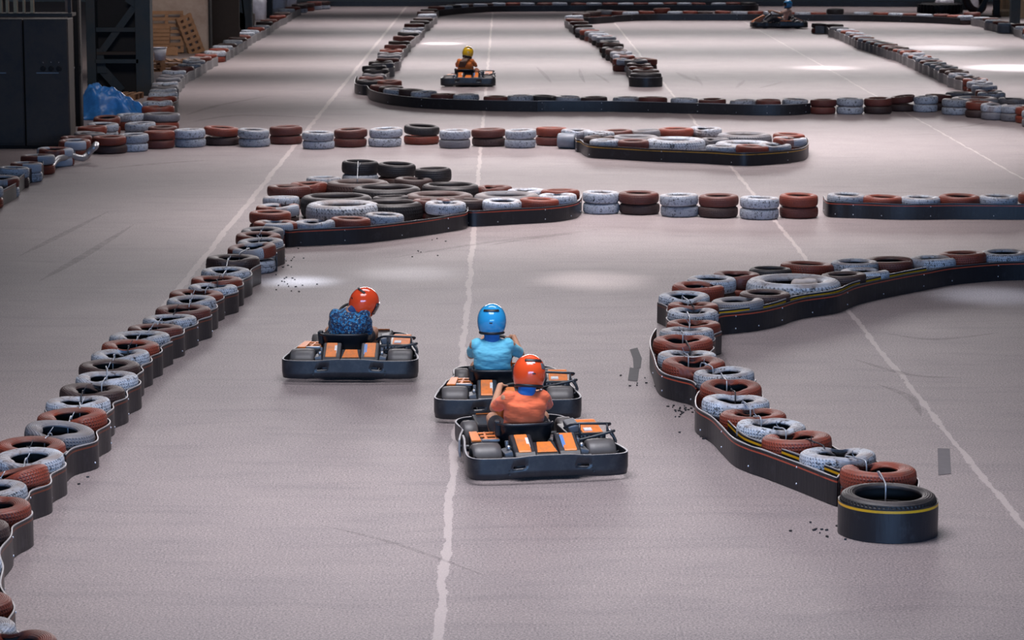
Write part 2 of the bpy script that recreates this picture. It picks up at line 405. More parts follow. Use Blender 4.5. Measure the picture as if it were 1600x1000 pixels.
CH['B'] = [(430,342,68,'t'),(422,328,65,'r'),(434,317,66,'t'),(439,303,57,'w'),(452,288,67,'d'),(482,283,58,'r'),(506,274.6,55,'w'),(563,258,57,'k'),
 (620,262,58.6,'k'),(559,280,100,'b'),(604,287.6,109,'k'),(646,277,59,'b'),(677,271,56,'k'),(704,285,91,'k'),(526,299.5,110,'k'),(610.6,302.5,57,'k'),
 (693,300,108,'b'),(540,311,115,'w'),(638,309,98,'k'),(645,325,63,'d'),(698,321,64,'w'),(600.5,331,61,'w'),(556.8,340,63,'r'),(495,340,62,'w'),
 (738,313.4,61,'b'),(791.4,311,63,'w'),(849.6,310.5,62,'r'),(876,304.6,60,'w'),(792,297,104,'g'),(772.6,287,54,'d'),(823.8,291.6,58,'w'),(879,293.4,61,'r')]
CH['C'] = [(939,296.5,57,'w','w'),(998,297,63,'d','b'),(1061,300.6,60,'w','w'),(1123,301.5,62,'d','b'),(1187,304,61,'w','w'),(1248,302.6,60,'r','d'),
 (1308.5,305,62,'w','w'),(1374,305,62,'r'),(1436.5,304.5,62,'w'),(1500,304.5,64,'r'),(1561.6,304,60,'w'),(1622,300,61,'r')]
CH['D'] = [(1388,753,146,'k'),(1372.5,722,117,'r'),(1309,695,116,'w'),(1245,673,107,'r'),(1199,649,106,'w'),(1167,637,103,'r'),(1139.6,615.5,103,'w'),
 (1140,596,94,'r'),(1115,573,94,'w'),(1079.5,558,95,'r'),(1073.7,543,91,'w'),(1063.6,519,91,'r'),(1072,512,84,'w'),(1081.7,500.6,83,'r'),(1082.7,479.4,78,'w'),
 (1083,469,78,'r'),(1069,455,79,'w')]
CH['D2'] = [(1092,439.6,80,'r'),(1117.6,430,76,'w'),(1163,463,83,'g'),(1158,425,72,'d'),(1204,451.6,80,'b'),(1205,418,56,'k'),(1243.5,424,146,'w'),(1271,405,84,'r'),
 (1321,424.5,72,'b'),(1331,405,74,'w'),(1355.6,418,76,'w'),(1408,398.8,84,'d'),(1452,399,74,'w'),(1512,391,74,'r'),(1575,393,74,'w'),(1645,391,74,'r')]
CH['P'] = [(905,201.5,46,'w'),(939,202.6,47,'w'),(927,212.3,47,'b'),(941.6,216,48,'w'),(962,201,48,'d'),(989.6,217,49,'d'),(992.7,210,76,'g'),(1005,200,50,'g'),
 (1056,197,56,'r'),(1061,213.5,93,'w'),(1103,196.5,48,'w'),(1111,215,40,'g'),(1130,225.5,51.6,'w'),(1162,217,90,'w'),(1163,206,86,'g'),(1180.6,226,51.6,'r'),
 (1220,224.7,50,'w'),(1232.6,206.8,50,'r'),(1236,213.7,52,'t')]
CH['E'] = [(172.5,209.5,53,'r','b'),(206,207,48,'w','w'),(248.4,202.5,49,'r','d'),(296,200.5,49,'w','w'),(346,197.5,55,'r','b'),(396,200,49,'w','w'),
 (446.6,196,51,'d','d'),(496.7,203,50,'w','w'),(548,200,52,'d','d'),(603,199.4,52,'w','w'),(659,196,55,'k','r'),(711,202,49,'w','g'),(763,199,53,'d','b'),
 (813.6,201.5,49,'w','w'),(862,198,49,'r','d')]
CH['F'] = [(206,176,44,'w'),(250,175,58,'g','r'),(167,183,42,'r'),(161,190,48,'w','w'),(219,188.5,48,'w','w'),(254,195,46,'d'),(144,195.5,46,'r'),(140,205,48,'g'),
 (119,211,48,'d'),(116.6,217.5,50,'t','t'),(86,228,56,'t','t'),(59,240,53,'t'),(41,251,50,'t'),(21,260,49,'w'),(3.7,274,52,'t'),(-22,290,53,'w'),(-60,298,54,'r')]
CH['H'] = [(247,164,50,'r'),(246,156,46,'w'),(253,150,46,'r'),(255,143.5,44,'w'),(255.3,138,42,'w'),(257,132,41,'g'),(258,127,40,'w'),(263,120.5,38,'g'),
 (268,115,38,'g'),(272,109.5,37,'w'),(285,103.5,36,'d'),(296,98,36,'w'),(303,93.5,35,'w'),(313,88,35,'t'),(322,83.5,35,'r'),(336,78,33,'w'),(342,74.5,32,'r'),
 (348,71.5,32,'w'),(355,67.5,31,'b'),(364,62,31,'w'),(371,58.5,30,'b'),(377,54,30,'r'),(384,50,29,'w'),(391,46.5,29,'w'),(400,42.5,28,'r'),(408,38.5,28,'w'),
 (413,34,27,'b'),(420,29.5,27,'t'),(434,23,26,'r'),(441,18.5,26,'b'),(448,14,26,'w'),(457,10,25,'r'),(468,6.5,25,'b'),(479,4,25,'b'),(491,2,24,'d'),(504,1,24,'b')]
CH['I'] = [(573,125,40,'k'),(580,117.5,38,'d'),(584,113.5,37,'g'),(588,107,38,'k'),(585,102.5,38,'k'),(597,98.5,37,'g'),(595,94.5,37,'b'),(606,90,36,'d'),(608,85.5,36,'g'),
 (608.5,80.5,36,'g'),(611,75.5,36,'r'),(618,69,35,'d'),(624,63,34,'b'),(631,55,34,'d'),(638,50,33,'k'),(642,46,33,'w'),(646,42,33,'w'),(647.5,36.5,32,'d'),(656,32,31,'b'),
 (661,27.5,31,'b'),(667.5,22,30,'w'),(666,17.5,29,'b'),(671,13.5,28,'b'),(682,9.5,27,'t')]
CH['J'] = [(588,125,38,'r'),(597,131,38,'d'),(611,133.5,39,'b'),(622,137,40,'w'),(640,138.5,40,'b'),(662,141,41,'w'),(693,144,41,'d'),(728,145,41,'w'),(766,149,41,'d'),
 (805,150.5,41,'w'),(848,147,44,'k'),(891.6,151,42,'w'),(933,150,42,'b'),(976,150.5,42,'w'),(1020,150,45,'d'),(1066,153,43,'w'),(1112,152.5,43,'d'),(1157,156,43,'w'),
 (1201,154,43,'d'),(1245,153,43,'w'),(1286.5,153,41,'d','d'),(1328,153.2,42,'w','w'),(1372,152.5,44,'d','b'),(1411,149,41,'d','b'),(1446,150,38,'w','w')]
CH['Q'] = [(1466,147,42,'d'),(1500,143,45,'g'),(1523,149,74,'t'),(1494,154,44,'w','w'),(1531,158,44,'r','b'),(1556,161.5,42,'w','g'),(1584,151,46,'g'),(1588,164,42,'w','g'),
 (1604,166,42,'r'),(1620,172,45,'w','g')]
CH['K'] = [(1009,113,48,'k'),(1009,108,42,'b'),(1002,102,38,'r'),(998.6,97.5,38,'d'),(1006,91,36,'r'),(991,92.5,36,'g'),(981,91.5,35,'t','d'),(975,85,35,'t','d'),(970.5,80,34,'w','b'),
 (963,76,34,'b','k'),(957,72,34,'k','k'),(958,68,33,'b'),(953,65,33,'d','d'),(952,61.5,32,'g','b'),(947,57,32,'w','b'),(941,54,33,'t','k'),(935,50.5,32,'w','b'),
 (929,48,32,'g','d'),(921,46,31,'t','k'),(914,42.5,31,'g','k'),(911,38.5,30,'b'),(905,33,30,'d'),(898,28,29,'t'),(897,24,29,'w'),(908,19,28,'b')]
CH['M'] = [(926,17,28,'b'),(947,15.5,28,'g'),(968,16,27,'d'),(988,18.2,26,'w'),(1010,17,26,'r'),(1034,15,27,'t'),(1058,17.5,25,'w'),(1081,17.4,25,'r'),(1103,17.5,25,'b'),(1128,17.5,25,'r'),
 (1154,18,26,'w'),(1180,18,25,'r'),(1205,18.5,26,'w'),(1229,19,26,'r'),(1253,19.5,26,'w'),(1278,19.5,26,'r'),(1305,16.5,27,'k'),(1332,20.5,26,'w'),(1359,20.5,26,'r'),(1384,21.5,26,'w'),
 (1409,21,26,'d'),(1434,21.5,26,'w'),(1460,22.5,26,'d'),(1483,23,26,'t'),(1501,24,25,'w'),(1519,21.5,27,'d'),(1534,25.6,26,'w'),(1548,28,26,'d'),(1552,31,26,'w'),(1564,33,26,'t'),
 (1576,35.5,26,'w'),(1589,36,27,'d'),(1600,40.5,28,'w'),(1612,45,28,'r')]
CH['L'] = [(696,8.5,24,'w'),(709,7.5,24,'k'),(721,6.5,23,'w'),(733,5.5,23,'b'),(748,5.5,23,'w'),(762,4.8,23,'b'),(779,4.5,23,'w'),(801,4.5,24,'t'),(824,5,24,'w'),(851,4.5,25,'d'),
 (876,5,25,'w'),(902,4.5,25,'d'),(928,4,25,'w'),(953.6,5,25,'d'),(979,4,26,'w'),(1003.5,5,25,'d'),(1026,4,25,'w'),(1049,5,24,'d'),(1071,4,24,'w'),(1094,5,24,'d'),(1117,4,24,'w'),
 (1141,4.5,24,'d'),(1166,4,26,'k')]
CH['N'] = [(1286,36,28,'b'),(1300,36.5,28,'b'),(1311,41.5,30,'g'),(1322,44.8,30,'w'),(1328,47,30,'r'),(1336,50.5,30,'w'),(1342,53,30,'d'),(1347,55,30,'w'),(1351,57.5,31,'r'),
 (1356,59.5,31,'w'),(1363,61,31,'r'),(1368,62.5,31,'w'),(1375,64.5,31,'r'),(1381,66,32,'g'),(1387,68.3,32,'r'),(1393,70,32,'g'),(1399,72,33,'d'),(1405,74,33,'b'),
 (1411,75.5,33,'r'),(1417,77,33,'g'),(1423,79.5,34,'r'),(1428,82,34,'w'),(1437,85,36,'t'),(1449,90.5,36,'w'),(1455,93,36,'r'),(1461,95.5,36,'w'),(1471,99.5,36,'t'),
 (1479,103,36,'w'),(1486,107.5,37,'b'),(1495,110,37,'b'),(1501,114.5,38,'w'),(1512,117.5,38,'b'),(1524,121.5,38,'t'),(1531,126,40,'w'),(1538,132.5,40,'w'),(1545,138.5,41,'t'),
 (1549,144,42,'w')]
INFO = {  # how someone would find the tyre, and the group
 'A': ('from the far end, left foreground barrier', 'tyres of the left foreground barrier'),
 'B': ('from the left in the big island left of centre', 'tyres of the island left of centre'),
 'C': ('from the left in the row right of the middle island', 'tyres of the middle cross row'),
 'D': ('from the black near end, right barrier', 'tyres of the right foreground barrier'),
 'D2': ('from the left in the right barrier\'s curved upper arm', 'tyres of the right barrier upper arm'),
 'P': ('from the left in the small central island', 'tyres of the small central island'),
 'E': ('from the left in the long unbelted row', 'stacked tyres of the long unbelted row'),
 'F': ('from the right in the left corner pile', 'tyres of the left corner pile'),
 'H': ('from the near end of the left wall barrier', 'tyres of the left wall barrier'),
 'I': ('from the near corner, far loop\'s left side', 'tyres on the far loop left side'),
 'J': ('from the left in the far loop\'s front row', 'tyres of the far loop front row'),
 'Q': ('from the left in the right edge junction pile', 'tyres of the right edge junction pile'),
 'K': ('from the black-belted end of the far spur barrier', 'tyres of the far spur barrier'),
 'M': ('from the left in the far row behind the side-on kart', 'tyres of the far row behind the kart'),
 'L': ('from the left in the farthest row along the top', 'tyres of the farthest row'),
 'N': ('from the far end of the diagonal right-hand barrier', 'tyres of the diagonal right barrier'),
}
HH = 0.325
STK = []     # every stack
for key, lst in CH.items():
    if key in ('B', 'D2', 'P', 'Q'): lst = sorted(lst, key=lambda t: t[0])
    if key == 'F': lst = sorted(lst, key=lambda t: -t[0])
    for i, t in enumerate(lst):
        x, yt, wpx, col = t[:4]; low = t[4] if len(t) > 4 else None
        s = PS(x, yt, HH); dia = wpx*s
        dep = PITCH+math.atan((yt-500)/FPX)
        yc = yt+0.5*wpx*math.sin(dep)*0.93
        p = P(x, yc, HH)
        STK.append(dict(key=key, i=i+1, x=p.x, y=p.y, r=min(max(dia/2, 0.26), 0.62), col=col, low=low, px=wpx, yt=yt))
def gp(lst): return [P(x, y, 0.0) for x, y in lst]
HAND = {   # ground lines of the belts that run in front of whole groups of tyres: path, tyres behind it
 'B1': (gp([(441, 372), (446, 386), (470, 385.5), (520, 383), (580, 379.5), (650, 371), (700, 363), (728, 357.5), (731, 349)]), 'B'),
 'B2': (gp([(728, 351), (738, 354.8), (800, 351.5), (860, 348), (892, 343.5), (905, 338), (909, 328)]), 'B'),
 'C': (gp([(1286, 330), (1293, 339), (1320, 341), (1350, 342), (1412, 344), (1500, 343.3), (1600, 344), (1650, 344)]), 'C'),
 'D': (gp([(1116, 545), (1120, 530), (1127, 524), (1154, 521), (1185, 517), (1216, 510), (1251, 499), (1307, 490), (1340, 476.5), (1400, 462.5), (1450, 453), (1487, 446), (1550, 440), (1600, 438), (1660, 437)]), 'D2'),
 'P': (gp([(899, 232), (900, 237.5), (907, 239), (915, 244.5), (929, 247.5), (984, 251), (1025, 253.5), (1080, 255.5), (1115, 257), (1156, 259.7), (1184, 259), (1225, 256), (1252, 252), (1261, 247), (1263, 240), (1260, 234)]), 'P'),
 'J1': (gp([(558, 133), (554.5, 141), (556, 146.5), (566, 149), (574, 150), (579, 156.5), (600, 162.5), (620, 165.6), (652, 169), (700, 171.6), (760, 173.6), (840, 175)]), 'IJ'),
 'J2': (gp([(838, 174.8), (880, 174.6), (975, 175.4), (1090, 178.3), (1176, 180.6), (1234, 180.6), (1266, 178.3)]), 'J'),
 'M1': (gp([(903, 37), (922, 38), (942, 36.8), (960, 35.5)]), 'M'),
 'M2': (gp([(958, 35), (1005, 32.3), (1060, 32), (1120, 32), (1170, 32.2), (1250, 33), (1330, 33.2), (1442, 36), (1500, 39)]), 'M'),
 'DL2': (gp([(1025, 548), (1017, 562), (1016, 577), (1021, 592), (1026, 609), (1035, 620), (1057, 627.5), (1080, 633.5), (1087, 640)]), 'D'),
 'DL3': (gp([(1093, 650), (1087, 660), (1087, 674), (1095, 682), (1113, 693), (1128, 709), (1147, 728), (1170, 739), (1196, 748), (1245, 767), (1299, 789), (1309, 790), (1311, 776)]), 'D'),
 'L': (gp([(684, 26), (713, 22.6), (752, 19.8), (789, 18.6), (885, 18), (920, 18), (1000, 17.5), (1100, 17.3), (1178, 17.3), (1182, 15)]), 'L'),
}
# tyres stand beside one another, not in one another, and behind their belts
X = np.array([[s['x'], s['y']] for s in STK]); RR = np.array([s['r'] for s in STK])
cons = []
for nm_, (pth, ks) in HAND.items():
    d_ = catmull([(p[0], p[1], 0) for p in pth], 8)[24 if nm_ == 'B1' else 0:]; q_ = np.array([[p.x, p.y] for p in d_]); t_ = np.gradient(q_, axis=0); t_ /= np.linalg.norm(t_, axis=1)[:, None]
    n_2 = np.stack([-t_[:, 1], t_[:, 0]], 1); ids = [i for i, s in enumerate(STK) if s['key'] in (['D2'] if ks == 'D2' else list(ks)) and not (nm_ == 'C' and s['i'] < 7) and not (nm_ == 'DL3' and s['i'] < 3) and not (nm_ == 'DL2' and s['i'] < 8)]
    cons.append((q_, n_2, ids))
RC = np.array([s['r']*(0.80 if s['r'] > .42 and s['key'] == 'B' else 1.0) for s in STK])
for it in range(90):
    D = X[:, None, :]-X[None, :, :]; dist = np.sqrt((D**2).sum(-1))+1e-6
    need = (RC[:, None]+RC[None, :])*0.93; np.fill_diagonal(dist, 99)
    ov = np.clip(need-dist, 0, None)
    sh = (D/dist[..., None])*(ov*0.5)[..., None]
    X += sh.sum(1)*0.55
    for q_, n_2, ids in cons:
        for i in ids:
            dd = X[i]-q_; d2 = (dd**2).sum(1); j = int(d2.argmin()); d = math.sqrt(d2[j]); sgn = float((dd[j]*n_2[j]).sum())
            if 0 < j < len(q_)-1 and d < 1.6 and (sgn < 0 or d < RC[i]+.03):
                X[i] = q_[j]+n_2[j]*(RC[i]+.03) if sgn < 0 or d < .05 else q_[j]+dd[j]/d*(RC[i]+.03)
for s, p in zip(STK, X): s['x'], s['y'] = float(p[0]), float(p[1])
def chain(key): return [s for s in STK if s['key'] == key]

# tyre shapes: (name, pinches (angle, amount), squash, bead radius)
PROF_OUT = [(.172, .048), (.177, .064), (.192, .075), (.222, .0825), (.254, .0815), (.276, .075), (.290, .063), (.297, .045), (.300, .022), (.301, .0)]
def tyre_geo(seg, pinches, oval, bead, fine=True):
    prof = [(r, z) for r, z in PROF_OUT]
    prof += [(r, -z) for r, z in PROF_OUT[:-1][::-1]]
    prof += [(.186, -.046), (.235, -.060), (.268, -.044), (.278, 0), (.268, .044), (.235, .060), (.186, .046)]
    V = []; F = []
    n = len(prof)
    for k in range(seg):
        a = 2*PI*k/seg
        for r, z in prof:
            if r < .24: r = r+(bead-.175)*(0.24-r)/(0.24-.175)
            zz = z
            for pa, am in pinches:
                d = (a-pa+PI) % (2*PI)-PI; g = math.exp(-(d/0.42)**2)*am
                inner = max(0, min(1, (0.26-r)/0.085))
                r = r+0.075*g*inner-0.030*g*(1-inner)
                zz = zz-0.045*g*(1 if z > 0 else -0.2)*(0.4+0.6*inner)
            V.append((r*math.cos(a)*(1+oval), r*math.sin(a)*(1-oval), zz))
    for k in range(seg):
        for i in range(n):
            j = (i+1) % n; k2 = (k+1) % seg
            F.append((k*n+i, k2*n+i, k2*n+j, k*n+j))
    return V, F
VAR = {0: ([], 0.0, .175), 1: ([(-PI/2, 1.05)], .01, .160), 2: ([(-PI/2, .8), (PI/2, .6)], .02, .163), 3: ([(-PI/2, 1.7)], .02, .150), 4: ([(-PI/2-.5, 1.3), (PI/2, .4)], .03, .157), 5: ([], .015, .208), 6: ([(PI/2, 1.3), (-PI/2, 1.1)], .035, .150)}
TMESH = {}; NOUT = 2*len(PROF_OUT)-1; NPROF = NOUT+7; SHADED_LINING = mat('shaded_tyre_lining', (0.009, 0.009, 0.010), 0.7)  # black inner rubber, with the shade of the holes put into its colour
def tyre_mesh(var, col, lod=64):
    k = (var, col, lod)
    if k not in TMESH:
        V, F = tyre_geo(lod, *VAR[var])
        me = bpy.data.meshes.new('tyre_mesh'); me.from_pydata([Vector(v) for v in V], [], F); me.materials.append(TM[col]); me.materials.append(SHADED_LINING)
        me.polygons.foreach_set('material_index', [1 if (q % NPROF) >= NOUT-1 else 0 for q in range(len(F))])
        for p in me.polygons: p.use_smooth = True
        me.update(); TMESH[k] = me
    return TMESH[k]
def fix_dir(s):
    """direction towards the next tyre of the same barrier"""
    ch = chain(s['key']); i = ch.index(s)
    if i+1 < len(ch): q = ch[i+1]
    else: q = ch[i-1]
    return math.atan2(q['y']-s['y'], q['x']-s['x'])
SPECIAL_TILT = {('A', 22): (2, 7), ('A', 25): (-6, -13), ('A', 4): (3, -4), ('D', 8): (5, 0), ('B', 0): (0, 0), ('F', 5): (6, 0), ('J', 24): (0, -7), ('E', 11): (2, 3), ('E', 5): (0, 4), ('M', 6): (3, 2)}
entries = []   # (score, stack, upper?, colour, z centre, height)
WRAP = {'A', 'B', 'D', 'D2', 'P', 'H', 'I', 'L', 'M', 'N'}
for s in STK:
    big = s['r'] > 0.42
    s['big'] = big
    H = HH+rnd.uniform(-.012, .02)
    if s['key'] == 'B' and s['col'] == 'k' and not big and s['yt'] < 275: H += .10
    if s['key'] == 'M' and s['i'] in (6, 17, 26): H += .07
    s['H'] = H
    vis = 1.0 if 0 <= s['px']+1700 and -60 < PX((s['x'], s['y'], H))[0] < 1650 else 0.0
    if big: entries.append((s['px']*3, s, 'one', s['col'], H/2, H))
    else:
        entries.append((s['px'], s, 'upper', s['col'], H*0.75, H/2))
        if s['low']: entries.append((s['px']*0.97, s, 'lower', s['low'], H*0.25, H/2))
        else: entries.append((0, s, 'hidden', rnd.choice('wrdb'), H*0.25, H/2))
entries.sort(key=lambda e: -e[0])
indiv = [e for e in entries[:300] if e[0] > 0]; rest = entries[len(indiv):]
for sc, s, which, col, zc, hh in indiv:
    key = s['key']; near = s['px'] > 44
    if col == 'k' and near: var = 5
    elif key in ('A', 'D', 'H', 'I', 'K', 'N'): var = rnd.choice((1, 2, 3, 4, 6, 1)) if which != 'lower' else 0
    elif key in ('C', 'E') or which == 'lower': var = 0
    elif s['big']: var = 0
    else: var = rnd.choice((0, 0, 1, 4))
    me = tyre_mesh(var, col, 64 if s['px'] > 50 else 32)
    o = bpy.data.objects.new('tyre', me); C.objects.link(o)
    k = s['r']/0.30
    o.scale = (k, k, hh/0.165)
    rz = fix_dir(s)+PI/2+rnd.uniform(-.15, .15)
    if which == 'lower' or s['big']: rz = rnd.uniform(0, 6)
    tx, ty = rnd.gauss(0, 1.3), rnd.gauss(0, 1.3)
    if key in ('C', 'E', 'J', 'L', 'M'): tx *= .8; ty *= 1.2
    dz = 0.0
    if which == 'upper' and (key, s['i']) in SPECIAL_TILT:
        tx, ty = SPECIAL_TILT[(key, s['i'])]; dz = .02
    if which == 'lower' or which == 'one': tx = ty = 0; 
    o.rotation_euler = (Matrix.Rotation(R(tx), 3, 'X') @ Matrix.Rotation(R(ty), 3, 'Y') @ Matrix.Rotation(rz, 3, 'Z')).to_euler()
    jx = rnd.uniform(-.02, .02) if which == 'lower' else 0
    o.location = (s['x']+jx, s['y']+jx, zc+dz)
    where, grp = INFO[key]
    size = 'truck-size ' if s['big'] else ''
    pos = {'upper': 'top ' if s['low'] else '', 'lower': 'bottom ', 'one': ''}[which]
    tag(o, f"{pos}{size}{CNAME[col]} tyre, {ordn(s['i'])} {where}", 'tyre', grp)
# the smallest ones and those under the belts
V = []; F = []; MI = []; keys = list(TM)
for sc, s, which, col, zc, hh in rest:
    vv, ff = tyre_geo(20, [], 0, .175); b0 = len(V); k = s['r']/0.30; a = rnd.gauss(0, R(1.2)); 
    if which == 'hidden': a = 0
    ca, sa = math.cos(a), math.sin(a)
    V += [(s['x']+x*k, s['y']+y*k, zc+z*hh/.165+x*sa) for x, y, z in vv]
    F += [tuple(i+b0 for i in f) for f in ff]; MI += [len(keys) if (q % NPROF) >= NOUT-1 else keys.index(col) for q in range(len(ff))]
me = bpy.data.meshes.new('small_far_tyres'); me.from_pydata(V, [], F)
for kx in keys: me.materials.append(TM[kx])
me.materials.append(SHADED_LINING)
me.polygons.foreach_set('material_index', MI); me.update()
for p in me.polygons: p.use_smooth = True
o = bpy.data.objects.new('far_tyre_rows', me); C.objects.link(o)
tag(o, 'many small red, white and dark tyres in the farthest barriers and under the belts', 'tyres', kind='stuff')

# ------------------------------------------------------------------ belts round the tyres
riv_mat = mat('zinc_bolt', (0.55, 0.6, 0.7), 0.3, 0.9, 0.1)
riv_me = MB().sphere((0, 0, 0), (0.009, 0.009, 0.009), 8).mesh('rivet', riv_mat)
def belt(path, kind, label, h=BELT_H, thick=0.010, rivets=0, outward=1, closed=False, grp=None, sub=6, nm='rubber_belt'):
    pts = catmull([(p[0], p[1], 0) for p in path], sub, closed)
    n = len(pts); cx = sum((p for p in pts), Vector())/n
    m = MB(); rows = []
    zs = (0.004, h*0.33, h*0.66, h)
    for i, p in enumerate(pts):
        t = (pts[(i+1) % n if closed else min(i+1, n-1)]-pts[i-1 if closed else max(i-1, 0)]).normalized(); nn = Vector((-t.y, t.x, 0))*outward
        row = []
        for z in zs: row.append(m.bm.verts.new(p-cx+nn*thick/2+Vector((0, 0, z+(0.003*math.sin(i*.7) if z == h else 0)))))
        for z in zs[::-1]: row.append(m.bm.verts.new(p-cx-nn*thick/2+Vector((0, 0, z+(0.003*math.sin(i*.7) if z == h else 0)))))
        rows.append((row, nn))
    for i in range(n if closed else n-1):
        A = rows[i][0]; B = rows[(i+1) % n][0]
        for j in range(8): m.bm.faces.new((A[j], B[j], B[(j+1) % 8], A[(j+1) % 8]))
    if not closed:
        m.bm.faces.new(rows[0][0]); m.bm.faces.new(rows[-1][0][::-1])
    o = m.build(nm, BM[kind], autosmooth=40, loc=cx); tag(o, label, 'barrier belt', grp)
    if rivets:
        step = max(1, n//rivets); first = None
        for q in range(step//2, n, step):
            for z in ((h-0.045, 0.06) if q % (2*step) < step else (0.06,)):
                r = bpy.data.objects.new('rivet', riv_me); C.objects.link(r); r.parent = o
                r.location = pts[q]-cx+rows[q][1]*(thick/2)+Vector((0, 0, z))
    return o
def hug(lst, side, gap=0.014, pull=0.80):
    """path beside a run of tyres; side +1 = left of the walking direction"""
    out = []
    for i, s in enumerate(lst):
        a = lst[max(i-1, 0)]; b = lst[min(i+1, len(lst)-1)]
        t = Vector((b['x']-a['x'], b['y']-a['y'])).normalized(); nn = Vector((-t.y, t.x))*side
        out.append(Vector((s['x'], s['y']))+nn*(s['r']+gap))
        if i+1 < len(lst):
            q = lst[i+1]; mid = (Vector((s['x'], s['y']))+Vector((q['x'], q['y'])))/2
            t2 = Vector((q['x']-s['x'], q['y']-s['y'])).normalized(); n2 = Vector((-t2.y, t2.x))*side
            out.append(mid+n2*((s['r']+q['r'])/2*pull+gap))
    return out
def arc(s, a0, a1, k=7, gap=0.014):
    return [Vector((s['x']+(s['r']+gap)*math.cos(a0+(a1-a0)*i/k), s['y']+(s['r']+gap)*math.sin(a0+(a1-a0)*i/k))) for i in range(k+1)]
A = chain('A'); D = chain('D')
G_B = 'rubber belts round the tyre barriers'
# walking from the far end of A towards the camera, the track side is on the left
belt(hug(A[1:4], 1), 'worn', 'short black belt beside the first tyres of the left barrier, near the island', rivets=3)
belt(hug(A[4:14], 1), 'worn', 'wavy black belt on track side of the left barrier, upper stretch', rivets=8)
belt(hug(A[13:23], 1, .03), 'worn', 'wavy black belt on track side of the left barrier, middle stretch', rivets=8)
belt(hug(A[22:32], 1), 'worn', 'wavy black belt on track side of the left barrier, nearest stretch', rivets=8)
belt(hug(A[3:5], -1), 'worn', 'small belt behind the bright white tyre near the top of the left barrier')
belt(hug(A[19:24], -1), 'worn', 'black belt on outer side of the left barrier by the left edge')
belt(HAND['B1'][0], 'red', 'black belt with red line, left half of the middle island front', rivets=6, outward=-1)
belt(HAND['B2'][0], 'red', 'black belt with red line, right half of the middle island front', rivets=5, outward=-1)
belt(HAND['C'][0], 'red', 'black belt with red line on the cross row by the right edge', rivets=7, outward=-1)
belt(arc(D[0], 0, 2*PI*15/16, 15), 'yellow', 'black belt with yellow line ringing the near end tyre of right barrier', closed=True, h=0.262)
belt(HAND['DL3'][0], 'redw', 'black belt with red line on left of right barrier, nearest stretch', rivets=6, outward=-1)
belt([p+Vector((.07, .04, 0)) for p in HAND['DL3'][0][4:-2]], 'yellow', 'inner black belt with yellow line behind the red-lined one, right barrier', h=0.28)
belt(HAND['DL2'][0], 'redw', 'black belt with red line on left of right barrier, middle stretch', rivets=4, outward=-1)
belt(hug(D[12:17], 1)[::-1], 'worn', 'black belt round the upper left corner of the right barrier')
belt(hug(D[0:5], -1), 'worn', 'black belt on far right side of the right barrier, nearest stretch')
belt(hug(D[4:9], -1), 'worn', 'black belt on right side of the right barrier, middle stretch')
belt(hug(D[9:14], -1), 'worn', 'short black belt on right side of the right barrier below the bend')
front = HAND['D'][0]
belt(front, 'red', 'long black belt with red line along the right barrier\'s upper arm', rivets=12, outward=-1)
inner = [p+Vector((-0.02, 0.05, 0)) for p in front[2:11]]
belt(inner, 'yellow', 'inner black belt with yellow line along the right barrier\'s upper arm', h=0.28)
belt(HAND['P'][0],
     'yel2', 'black belt with thin yellow line round the small central island', rivets=6, outward=-1)
belt(gp([(66, 272), (67, 279), (47, 286.5), (44, 290), (31.5, 300), (28.5, 304), (24.7, 310), (4.5, 321), (-10, 330), (-60, 350)]), 'worn', 'dusty wavy belt by the left edge below the metal cabinets', rivets=0)
Hc = chain('H')
belt(hug(Hc[1:4], -1), 'worn', 'brown-black belt at near end of the left wall barrier')
belt(hug(Hc[5:11], -1), 'light', 'pale grey sheet on the left wall barrier, nearest stretch')
belt(hug(Hc[10:15], -1), 'light', 'pale grey sheet on the left wall barrier, beside the wooden pallets')
belt(hug(Hc[15:23], -1), 'light', 'pale grey sheet on the left wall barrier, before the cream wall')
belt(hug(Hc[22:32], -1), 'light', 'pale grey sheet on the left wall barrier, far stretch')
Ic = chain('I')
belt(hug(Ic[2:13], -1), 'light', 'grey sheet on track side of the far loop, near stretch')
belt(hug(Ic[12:23], -1), 'light', 'grey sheet on track side of the far loop, far stretch')
belt(HAND['J1'][0], 'dark', 'dark blue-black belt along the far loop front, left half', rivets=6, outward=-1)
belt(HAND['J2'][0], 'dark', 'dark blue-black belt along the far loop front, right half', rivets=9, outward=-1)
Kc = chain('K')
belt(arc(Kc[0], 0, 2*PI*15/16, 15, .03), 'dark', 'black belt ringing the near end of the far spur barrier', closed=True)
belt(hug(Kc[1:6], 1), 'light', 'short grey sheet beside near end of the far spur barrier')
belt(hug(Kc[20:25], 1), 'light', 'grey sheet at far bend of the far spur barrier')
belt(HAND['M1'][0], 'dark', 'short black belt at left end of the row behind the side-on kart')
belt(HAND['M2'][0], 'dark', 'long black belt behind the side-on kart', rivets=5, outward=-1)
belt(hug([s for s in chain('M') if s['i'] >= 25], -1), 'light', 'grey sheet on the far row by the right edge')
belt(HAND['L'][0], 'dark', 'long black belt of the farthest row along the top', outward=-1)
Nc = chain('N')
belt(hug(Nc[0:6], -1), 'light', 'pale sheet at the far tip of the diagonal right-hand barrier')
belt(hug(Nc[5:16], -1), 'light', 'pale sheet along upper part of the diagonal right-hand barrier')
belt(hug(Nc[15:24], -1), 'light', 'pale sheet along middle of the diagonal right-hand barrier')
belt(hug(Nc[23:33], -1), 'light', 'pale sheet along lower part of the diagonal right-hand barrier')
# low rubber wall closing the far end
belt([P(470, 10), P(700, 10), P(1000, 9.5), P(1250, 10), P(1440, 11)], 'dark', 'dark rubber strip at the very far end of the hall', h=0.2)

